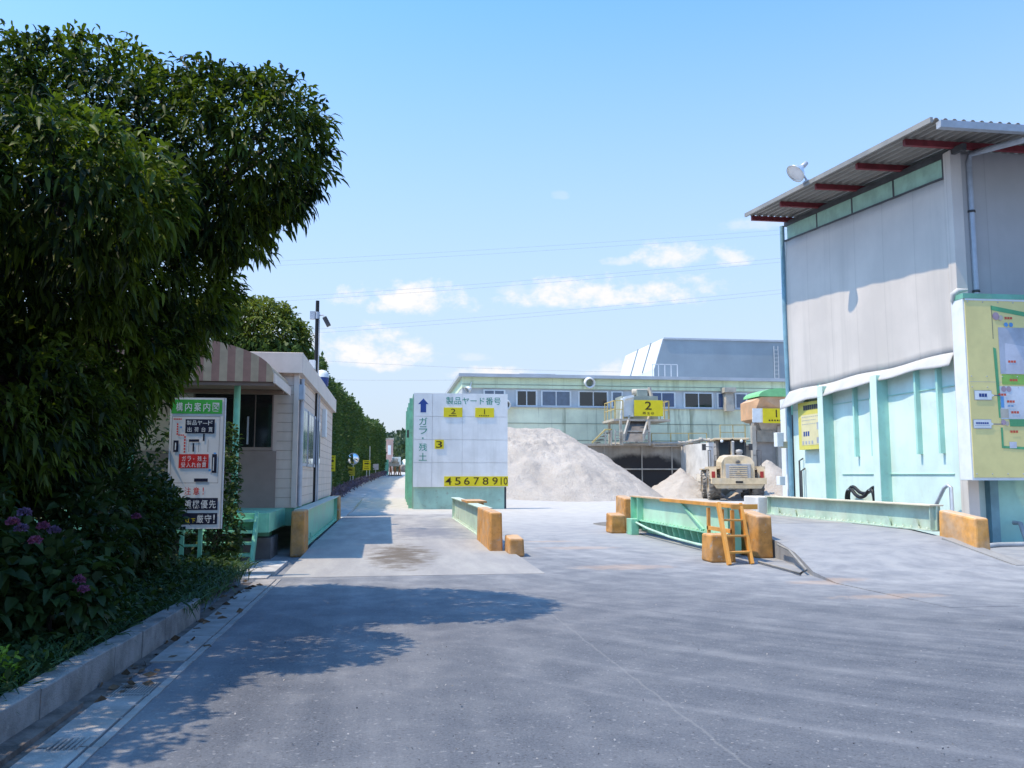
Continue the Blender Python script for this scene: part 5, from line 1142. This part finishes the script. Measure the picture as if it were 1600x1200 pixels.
lane_sign(582.5, 591.5, 725, 734, 79, 'small pale grey sign farthest along the hedge', mat('pale pink grey plate', (.45, .40, .44), .5), False)
Y = 57.6; c = aty(552, 717, Y); MR = thing('traffic_mirror', (c.x, Y, gz(Y)), 'round convex traffic mirror on a post before the hedge', 'mirror')
b = MB(); b.lathe(c, (0, -1, 0), [(.001, .10), (.14, .092), (.27, .06), (.355, 0)], 24); b.build('mirror_face', MIRRORM, MR)
b = MB(); b.lathe(c, (0, -1, 0), [(.355, -.03), (.385, -.02), (.385, .02), (.355, .02)], 24); b.lathe(c, (0, 1, 0), [(.38, .0), (.3, .05), (.001, .07)], 24); b.build('mirror_rim', WHITE, MR)
b = MB(); b.tube([(c.x, Y+.1, gz(Y)), (c.x, Y+.1, c.z+.2)], .035, 8); b.build('post', GALV, MR)
p = aty(578, 697, 69); b = MB(); b.tube([(p.x, 69, gz(69)), (p.x, 69, p.z)], .035, 6); tag(b.build('slim_post', GALV, loc=None), 'slim bare pole standing before the hedge', 'pole')

# far end of the lane
Y = 96; g0 = gz(Y); p0, p1 = aty(600, 750, Y), aty(607.5, 718, Y)
b = MB(); b.box(p0.x, p1.x, Y, Y+.4, g0, p1.z)
b.prism([(p0.x, Y-.02, g0+.2), (p0.x+.1, Y-.02, g0+.2), (p1.x, Y-.02, p1.z-.1), (p1.x-.1, Y-.02, p1.z-.1)], (0, .02, 0)); tag(b.build('lane_gate', MINT), 'small mint green gate panel at the end of the hedge', 'gate')
Y = 128; p0, p1 = aty(603, 740, Y), aty(614.5, 687, Y)
FB = thing('pink_tower', (p0.x, Y, gz(Y)), 'narrow pink stucco building at the end of the lane', 'building')
b = MB(); b.box(p0.x, p1.x, Y, Y+5, gz(Y), p1.z); b.build('wall', PINKW, FB)
b = MB(); b.box(p0.x-.1, p1.x+.1, Y-.1, Y+5.1, p1.z, p1.z+.25); b.build('roof', DUSTY, FB)
w0 = aty(606, 700, Y); b = MB(); b.box(w0.x, w0.x+.45, Y-.08, Y+.01, w0.z-1.0, w0.z+.4); b.build('window', WHITE, FB)
b = MB(); 
for k in range(3): b.box(p0.x+.1+k*.32, p0.x+.35+k*.32, Y-.06, Y+.01, w0.z-3.2+k*.3, w0.z-2.2+k*.2)
b.build('opening', DUSTYD, FB)
# tank lorry at the far end
Y = 112; g0 = gz(Y); a0 = aty(611, 740, Y)
TK = thing('tank_lorry', (a0.x+3, Y, g0), 'white tank lorry parked across the far end of the lane', 'lorry')
x0 = a0.x+.2; zc = aty(625, 728, Y).z
b = MB(); b.lathe((x0+1.1, Y, zc), (1, 0, 0), [(.001, 0), (.6, .05), (.85, .25), (.9, .6), (.9, 5.4), (.6, 5.7), (.001, 5.75)], 20); b.build('tank', TANKW, TK)
b = MB(); b.box(x0+.1, x0+7.4, Y-.5, Y+.5, g0+.75, g0+.98); b.build('chassis', DUSTY, TK)
b = MB(); b.lathe((x0+2.9, Y, zc+.8), (0, 0, 1), [(.3, 0), (.3, .35), (.001, .38)], 12); b.bar((x0+2.3, Y-.2, zc+.85), (x0+2.3, Y-.2, zc+1.2), .1); b.build('hatch', MATS['pale mint pipe'], TK)
b = MB(); b.box(x0-.1, x0+1.0, Y-.9, Y+.9, g0+.9, g0+1.9); b.build('rear_cabinet', mat('grey white cabinet', (.5, .55, .52), .5), TK)
b = MB(); b.prism([(x0+6.8, Y-1.1, g0+.6), (x0+8.6, Y-1.1, g0+.6), (x0+8.5, Y-1.1, g0+1.7), (x0+8.2, Y-1.1, g0+2.8), (x0+6.8, Y-1.1, g0+2.8)], (0, 2.2, 0)); b.build('cab', TANKW, TK, bev=.05)
b = MB(); b.prism([(x0+7.3, Y-1.12, g0+1.75), (x0+8.3, Y-1.12, g0+1.75), (x0+8.1, Y-1.12, g0+2.6), (x0+7.3, Y-1.12, g0+2.6)], (0, .02, 0)); b.build('window', GLASSK, TK)
for xx in (1.4, 2.7, 7.6):
    for yy in (-.95, .95): b = MB(); b.lathe((x0+xx, Y+yy, g0+.48), (0, 1, 0), [(.001, -.12), (.25, -.13), (.46, -.12), (.48, 0), (.46, .12), (.25, .13), (.001, .12)], 18); b.build('wheel', RUBBER, TK)
# small machine clutter
Y = 90; g0 = gz(Y); p = aty(617, 750, Y)
CL = thing('small_crusher', (p.x, Y, g0), 'small rusty machine frame with orange legs at the lane end', 'machine')
b = MB()
for dx in (-.55, -.1, .35): b.bar((p.x+dx, Y, g0), (p.x+dx+.12, Y+.2, g0+1.1), .10); b.bar((p.x+dx+.25, Y, g0), (p.x+dx+.1, Y+.2, g0+1.0), .08)
b.build('leg', mat('rusty orange', (.40, .17, .07), .7, 0, .2, 5), CL)
b = MB(); b.box(p.x-.5, p.x+.45, Y-.1, Y+.5, g0+1.0, g0+1.45); b.lathe((p.x, Y, g0+1.6), (1, 0, 0), [(.001, -.3), (.28, -.3), (.28, .3), (.001, .3)], 12); b.build('housing', DUSTY, CL)
b = MB(); b.box(p.x-.7, p.x+.7, Y-.4, Y+.2, g0-.05, g0+.12); b.build('skid', DUSTYD, CL)

# overhead lines
for i, (Y, xa, ya, xb, yb) in enumerate(((190, 380, 421, 1240, 366), (190, 380, 414, 1240, 359), (170, 480, 466, 1240, 403), (170, 480, 472, 1240, 409), (165, 500, 524, 1240, 458), (165, 500, 518, 1240, 452), (150, 500, 570, 730, 575), (150, 500, 600, 730, 594))):
    A, B = aty(xa, ya, Y), aty(xb, yb, Y-20); d = B-A; A2, B2 = A-d*(.5 if i < 6 else .9), B+d*(.7 if i < 6 else 3.2)
    b = MB(); b.tube([A2.lerp(B2, k/16)+Vector((0, 0, -2.0*4*(k/16)*(1-k/16)+1.9)) for k in range(17)], .019, 5)
    tag(b.build('power_line', WIRE), ['thin power cable, upper of the highest pair across the sky', 'thin power cable, lower of the highest pair across the sky', 'thin power cable, upper of the middle pair above the clouds', 'thin power cable, lower of the middle pair above the clouds',
        'thin power cable, upper of the lower pair over the kiosk pole', 'thin power cable, lower of the lower pair over the kiosk pole', 'thin low cable just above the hedge line', 'lowest thin cable behind the hedge top'][i], 'power line', 'power lines')

# ------------------------------------------------------------------ planting
def tree(name, label, base, blobs, ntw, per, L, W, m, trunk_r, top, parent_group=None, droop=.3, spread=.75, keep=.3, lo=.55, tfun=None):
    t = thing(name, base, label, 'tree', parent_group)
    b = MB(); base = Vector(base); fork = base.lerp(Vector(top), .45)
    b.tube([base-Vector((0, 0, .1)), base.lerp(fork, .5)+Vector((.05, .03, 0)), fork], [trunk_r*1.25, trunk_r, trunk_r*.8], 10)
    for bl in blobs:
        c = Vector(bl[:3]); mid = fork.lerp(c, .55)+Vector((rnd.uniform(-.15, .15), rnd.uniform(-.15, .15), .12))
        b.tube([fork-Vector((0, 0, .1)), mid, c], [trunk_r*.55, trunk_r*.32, trunk_r*.12], 7)
        for _ in range(3):
            e = c+Vector((rnd.uniform(-1, 1)*bl[3], rnd.uniform(-1, 1)*bl[4], rnd.uniform(-.6, .9)*bl[5]))*.75; b.tube([mid, (mid+e)/2+Vector((0, 0, .08)), e], [trunk_r*.2, trunk_r*.12, trunk_r*.04], 5)
    b.build('trunk', BARK, t)
    P, Nn = blob_points(blobs, ntw, lo, 1.0, keep)
    Nn = Nn/np.linalg.norm(Nn, axis=1, keepdims=True)
    Pl = np.repeat(P, per, 0)+rng.normal(0, L*.35, (len(P)*per, 3)); D = np.repeat(Nn, per, 0)*.75+rng.normal(0, spread, (len(P)*per, 3))+np.array([0, 0, -.15])
    cl_ = np.array([fbm(p[0]+p[2]*.7, p[1]+p[2]*.5, .9, 2) for p in P]); tw = np.repeat(np.clip(rng.normal(.28, .2, len(P))+.5*cl_, 0, 1), per); tint = np.clip(tw+rng.normal(0, .15, len(tw)), 0, 1)
    if tfun: tint = np.clip(tint+tfun(Pl), 0, 1)
    leaves('crown', Pl, D, L, W, m, t, droop=droop, tint=tint)
    return t, P, Nn
# the big chestnut
CH_BASE = (-3.9, 9.1, .1)
blobs = [(-3.0, 9.0, 4.66, 1.3, 1.5, 1.0), (-1.85, 9.0, 4.6, .95, 1.2, .88), (-1.30, 8.8, 4.66, .68, 1.0, .74), (-4.3, 9.0, 4.42, 1.4, 1.6, 1.0), (-5.7, 8.9, 4.4, 1.6, 1.8, 1.3), (-1.75, 9.0, 3.95, .55, .7, .42),
         (-3.3, 8.3, 3.5, 1.4, 1.3, .95), (-2.5, 6.9, 3.55, .9, .9, .62), (-2.45, 9.7, 3.4, .78, 1.1, .8), (-4.6, 7.9, 3.2, 1.4, 1.5, 1.1), (-3.3, 9.4, 2.7, 1.2, 1.4, .9), (-4.0, 6.5, 2.6, 1.1, 1.1, 1.0), (-2.85, 9.9, 2.9, .75, .8, .68), (-3.7, 8.0, 1.9, 1.3, 1.5, .9),
         (-5.9, 7.5, 2.6, 1.5, 2, 1.6), (-3.55, 4.9, 3.2, .95, 1.3, .6), (-3.35, 6.0, 3.35, .8, .9, .5), (-4.6, 5.6, 3.3, 1.0, 1.2, .8), (-3.75, 10.6, 2.2, .95, .8, .95)]  # unseen near clumps at left are added to shade the kerb and drain
CT, P, Nn = tree('chestnut_tree', 'big dark chestnut tree with long leaves and yellow green burrs at left', CH_BASE, blobs, 12500, 10, .125, .036, CHEST, .16, (-3.4, 8.8, 4.6), droop=.38, spread=.62, keep=.2)
bm_ = MB(); c = Vector((0, 0, 0)); bm_.lathe(c, (0, 0, 1), [(.001, -.03), (.02, -.022), (.028, 0), (.02, .022), (.001, .03)], 8)
for _ in range(60):
    d = Vector(rng.normal(0, 1, 3)).normalized(); s_ = d.orthogonal().normalized()*.004; bm_.add([d*.024-s_, d*.024+s_, d*.046], [(0, 1, 2)])
burr0 = bm_.build('burr', BURR, CT)
cand = [i for i in range(len(P)) if Nn[i][1] < .2 and P[i][1] < 9.6 and P[i][2] > 2.6]; rnd.shuffle(cand); first = True
for i in cand[:70]:
    o = burr0 if first else burr0.copy()
    if not first: col.objects.link(o); o.parent = CT
    first = False; p = Vector(P[i])+Vector(Nn[i])*.12-CT.location; o.location = p; s = rnd.uniform(1.2, 1.9); o.scale = (s, s, s)

def bush(name, label, base, blobs, n, L, W, m, cat='shrub', group=None, lo=.5, up=.3, tintshift=0):
    t = thing(name, base, label, cat, group); base = Vector(base)
    b = MB()
    for bl in blobs:
        c = Vector(bl[:3]); b.tube([base, base.lerp(c, .5)+Vector((rnd.uniform(-.06, .06), rnd.uniform(-.06, .06), 0)), c], [.03, .02, .008], 5)
    b.build('stem', BARK, t)
    P, Nn = blob_points(blobs, n, lo, 1.0, .3); Nn /= np.linalg.norm(Nn, axis=1, keepdims=True)
    D = Nn*.8+rng.normal(0, .6, (len(P), 3))+np.array([0, 0, up]); leaves('foliage', P, D, L, W, m, t, droop=.3, tint=np.clip(rng.normal(.4+tintshift, .25, len(P)), 0, 1))
    return t, P, Nn
SG = 'shrubs under the chestnut tree'
bush('shrub', 'dark broad shrub filling the left edge below the chestnut', (-3.6, 6.5, .1), [(-3.7, 6.5, .9, .9, .9, .75), (-4.3, 7.2, 1.3, 1.0, 1.0, .9)], 4200, .11, .055, SHRUB, group=SG)
bush('shrub', 'dark rounded shrub left of the guide board behind the hydrangeas', (-3.4, 9.4, .1), [(-3.5, 9.4, 1.0, 1.1, 1.0, .9), (-2.95, 10.2, .85, .7, .7, .7)], 4600, .11, .05, SHRUB, group=SG)
bush('shrub', 'dark shrub behind the posts of the guide board', (-3.6, 12.3, .1), [(-3.9, 12.3, 1.4, 1.1, .7, 1.4), (-3.4, 11.4, .7, .7, .7, .6), (-5.2, 12.0, 1.6, 1.2, 1.0, 1.6)], 5600, .11, .05, SHRUB, group=SG)
bush('climbing_plant', 'leafy creeper climbing the green awning post beside the guide board', (-2.45, 13.1, .05), [(-2.42, 12.9, .55, .38, .35, .5), (-2.42, 13.3, 1.2, .26, .3, .55), (-2.43, 13.7, 1.8, .16, .2, .4)], 1900, .085, .05, SHRUB, cat='creeper', tintshift=.15)
bush('small_bush', 'small bush with yellow green tips before the guide board corner', (-2.75, 10.7, .1), [(-2.72, 10.6, .85, .33, .3, .4), (-2.62, 10.7, 1.05, .2, .2, .2)], 900, .09, .045, SHRUB, tintshift=.25)
def hydrangea(base, blobs, heads, label, n):
    t, P, Nn = bush('hydrangea', label, base, blobs, n, .13, .075, SHRUB, cat='hydrangea', group='hydrangeas in the planting bed')
    for (px, py, Y, m) in heads:
        c = np.array(aty(px, py, Y)); d = rng.normal(0, 1, (130, 3)); d /= np.linalg.norm(d, axis=1, keepdims=True); d[:, 2] = np.abs(d[:, 2])*.9-.25
        o_ = small_leaves('flower_head', c+d*.026, d+rng.normal(0, .9, (130, 3)), .020, .018, m, t)
hydrangea((-2.9, 6.2, .1), [(-2.95, 6.3, .8, .55, .5, .65), (-3.3, 5.9, .75, .5, .5, .6)], [(20, 816, 5.6, PETALP), (38, 801, 5.75, PETALV), (33, 826, 5.6, PETALV), (68, 822, 5.9, PETALP), (84, 829, 5.9, PETALV), (55, 845, 5.7, PETALP)], 'hydrangea with a cluster of violet and pink heads at the left edge', 1500)
hydrangea((-2.7, 8.1, .1), [(-2.75, 8.1, .75, .5, .5, .6)], [(213, 807, 7.6, PETALP)], 'hydrangea with a single dull pink head left of the guide board', 950)
hydrangea((-2.35, 6.6, .1), [(-2.38, 6.7, .5, .36, .4, .4)], [(124, 906, 6.3, PETALP), (131, 921, 6.25, PETALP)], 'hydrangea with two bright pink heads above the kerb wall', 800)
bush('weed_clump', 'bright yellow green weeds spilling over the kerb at the lower left corner', (-2.1, 4.6, .1), [(-2.2, 4.75, .30, .2, .3, .22), (-2.2, 5.3, .24, .14, .3, .14), (-2.4, 4.4, .38, .3, .3, .28)], 2100, .05, .02, BRIGHT, cat='weeds', up=.6)
# tall grass along the kerb and round the kerb end
def grass(n, area, h, wdt, name, label, m=GRASSM):
    P = np.array([area() for _ in range(n)]); a = rng.uniform(0, 2*np.pi, n); D = np.stack([np.cos(a)*.55, np.sin(a)*.55, rng.uniform(.5, 1.1, n)], 1)
    tag(leaves(name, P, D, h, wdt, m, None, droop=.55, fold=.15), label, 'grass', kind='stuff')
grass(3400, lambda: (rng.uniform(-2.65, -2.02), rng.uniform(4.0, 8.0), .1), .34, .014, 'bed_grass', 'long dark grass growing behind the kerb wall')
def end_area():
    y = rng.uniform(8.0, 12.2); return (-1.62-.1*abs(rng.normal())-(.5 if y > 11 else .2)*rng.uniform(0, 1)-rng.uniform(0, 1.0), y, .07)
grass(2600, end_area, .42, .016, 'kerb_end_grass', 'long grass tufts where the kerb wall ends by the kiosk pad')
P = np.array([(rng.uniform(-4.5, -1.95), rng.uniform(3.2, 12.6), .13+rng.uniform(0, .15)) for _ in range(9000)])
tag(leaves('undergrowth', P, rng.normal(0, 1, (9000, 3))*np.array([1, 1, .5])+np.array([0, 0, .5]), .10, .04, SHRUB, None), 'low dark undergrowth covering the planting bed', 'undergrowth', kind='stuff')

# tree behind the kiosk, trimmed hedges along the lane
tree('broad_tree', 'broad trimmed tree with yellow green top behind the kiosk roof', (-5.6, 29.5, 0), [(-4.3, 29, 5.6, 1.7, 1.6, 1.5), (-6.2, 29, 5.6, 2.0, 2.0, 1.4), (-3.6, 30, 4.6, 1.1, 1.7, 1.3), (-8, 29, 5.4, 2, 2, 1.8), (-5.0, 29, 6.25, 1.3, 1.3, .85), (-4, 30, 3.6, 1.3, 1.6, 1.6), (-3.95, 29, 6.15, .9, .9, .65)], 3600, 8, .20, .085, HEDGEL, .22, (-5, 29, 6), spread=.8, lo=.75, tfun=lambda P: np.clip((P[:, 2]-6.2)*.35, -.5, .5))
HG = 'trimmed hedges along the lane'
def hedge(path, depth, h, n, label, L=.24, W=.12):
    # path: front face line (x, y) pairs; h: top height above the lane at each point
    t = thing('trimmed_hedge', (path[0][0]-depth/2, path[0][1], gz(path[0][1])), label, 'hedge', HG); b = MB()
    seg = list(zip(path[:-1], path[1:], h[:-1], h[1:])); per = n//len(seg); Ps = []; Ds = []
    for (a, c, ha, hc) in seg:
        k = rng.uniform(0, 1, per); x = a[0]+(c[0]-a[0])*k; y = a[1]+(c[1]-a[1])*k; hh = ha+(hc-ha)*k; g0 = np.array([gz(v) for v in y])
        s = rng.uniform(0, 1, per); face = s < .68; topm = (s >= .68) & (s < .86)
        z = np.where(face | ~topm, g0+.1+rng.uniform(0, 1, per)*(hh-.1), g0+hh+rng.normal(0, .10, per)); inn = np.where(face, np.abs(rng.normal(0, .16, per)), rng.uniform(0, depth, per))
        wob = np.array([.22*fbm(u*.8, v, .55) for u, v in zip(y, z)])
        Ps.append(np.stack([x-inn+wob*.9, y+rng.normal(0, .1, per), z+np.where(topm, wob*1.1, 0)], 1)); Ds.append(np.where(face[:, None], np.array([[.8, -.2, .15]]), np.array([[.15, -.2, .8]]))+rng.normal(0, .55, (per, 3)))
    a = path[0]; ne = n//6; Ps.append(np.stack([a[0]-rng.uniform(0, depth, ne), np.full(ne, a[1])-np.abs(rng.normal(0, .12, ne)), gz(a[1])+rng.uniform(.1, h[0], ne)], 1)); Ds.append(np.array([[0, -.8, .2]])+rng.normal(0, .55, (ne, 3)))
    P = np.concatenate(Ps); D = np.concatenate(Ds)
    patch = np.array([.45*fbm(p[1]*.5, p[2]*.6, .9) for p in P])
    small_leaves('foliage', P, D, L, W, HEDGE, t, tint=np.clip(rng.normal(.45, .22, len(P))+patch, 0, 1))
    c = MB()
    for (a, c2, ha, hc) in seg:
        n_ = max(2, int((c2[1]-a[1])/2))
        for i in range(n_):
            k = (i+.5)/n_; xx = a[0]+(c2[0]-a[0])*k-depth*.5; yy = a[1]+(c2[1]-a[1])*k; c.tube([(xx, yy, gz(yy)), (xx+.05, yy, gz(yy)+(ha+hc)/2*.85)], [.09, .04], 6)
            for q_ in range(5): zq = gz(yy)+(ha+hc)/2*(.2+.15*q_); c.tube([(xx, yy, zq), (xx+depth*.4*rnd.choice((-1, 1)), yy+rnd.uniform(-.6, .6), zq+.4)], [.03, .012], 5)
    c.build('trunk', BARK, t)
def core(path, depth, h): pass
hedge([(-2.9, 27.5), (-2.95, 41)], 2.2, [5.3, 6.35], 15000, 'tall dark hedge section just past the kiosk')
hedge([(-2.95, 41.3), (-2.75, 54)], 2.0, [5.9, 5.7], 11000, 'hedge section behind the round mirror')
hedge([(-2.7, 54.4), (-2.15, 69)], 2.0, [5.9, 5.5], 9500, 'lighter hedge section between the mirror and the slim pole', .28, .14)
hedge([(-2.1, 69.4), (-1.45, 82)], 2.0, [5.0, 5.0], 7000, 'hedge section with lower top past the slim pole', .3, .15)
hedge([(-1.4, 82.4), (-.55, 96)], 2.0, [5.2, 5.0], 7000, 'farthest hedge section beside the mint gate panel', .32, .16)
# purple ground cover at the hedge foot
nn = 5200; yy = rng.uniform(28, 92, nn); xb = np.interp(yy, [28, 41, 54, 69, 82, 96], [-2.85, -2.85, -2.65, -2.05, -1.35, -.5]); P = np.stack([xb+rng.uniform(0, .62, nn), yy, np.array([gz(v) for v in yy])+.12+rng.uniform(0, .28, nn)], 1)
tag(small_leaves('ground_cover', P, rng.normal(0, 1, (nn, 3))+np.array([0, 0, .8]), .22, .07, LAV, None), 'purplish low ground cover along the hedge foot', 'ground cover', kind='stuff')
# wooded hill far behind
hv = []; nx, ny = 40, 10
def hillz(x, y): return max(0, 9*math.exp(-((x-18)/70)**2-((y-330)/60)**2)+1.5*fbm(x, y, .03)+1.0)
b = MB(); b.add([(-140+i*8, 250+j*16, hillz(-140+i*8, 250+j*16)) for j in range(ny+1) for i in range(nx+1)], [(j*(nx+1)+i, j*(nx+1)+i+1, (j+1)*(nx+1)+i+1, (j+1)*(nx+1)+i) for j in range(ny) for i in range(nx)], 0, True)
tag(b.build('hill', mat('hill soil', (.05, .07, .04), .95, 0, .3, .1)), kind='structure')
nn = 26000; cxs = rng.uniform(-40, 60, 420); cys = rng.uniform(252, 330, 420); rs = rng.uniform(3, 5.5, 420); k = rng.integers(0, 420, nn); d = rng.normal(0, 1, (nn, 3)); d /= np.linalg.norm(d, axis=1, keepdims=True); d[:, 2] = np.abs(d[:, 2])
hz_ = np.array([hillz(a, c) for a, c in zip(cxs, cys)])
P = np.stack([cxs[k]+d[:, 0]*rs[k], cys[k]+d[:, 1]*rs[k], hz_[k]+1.5+d[:, 2]*rs[k]*1.2], 1)
tag(small_leaves('far_wood', P, d+rng.normal(0, .4, (nn, 3)), 1.3, .9, FAR, None, tint=np.clip(rng.normal(.4, .2, 420)[k]+rng.normal(0, .15, nn), 0, 1)), 'dense wood on the low hill beyond the end of the lane', 'wood', kind='stuff')
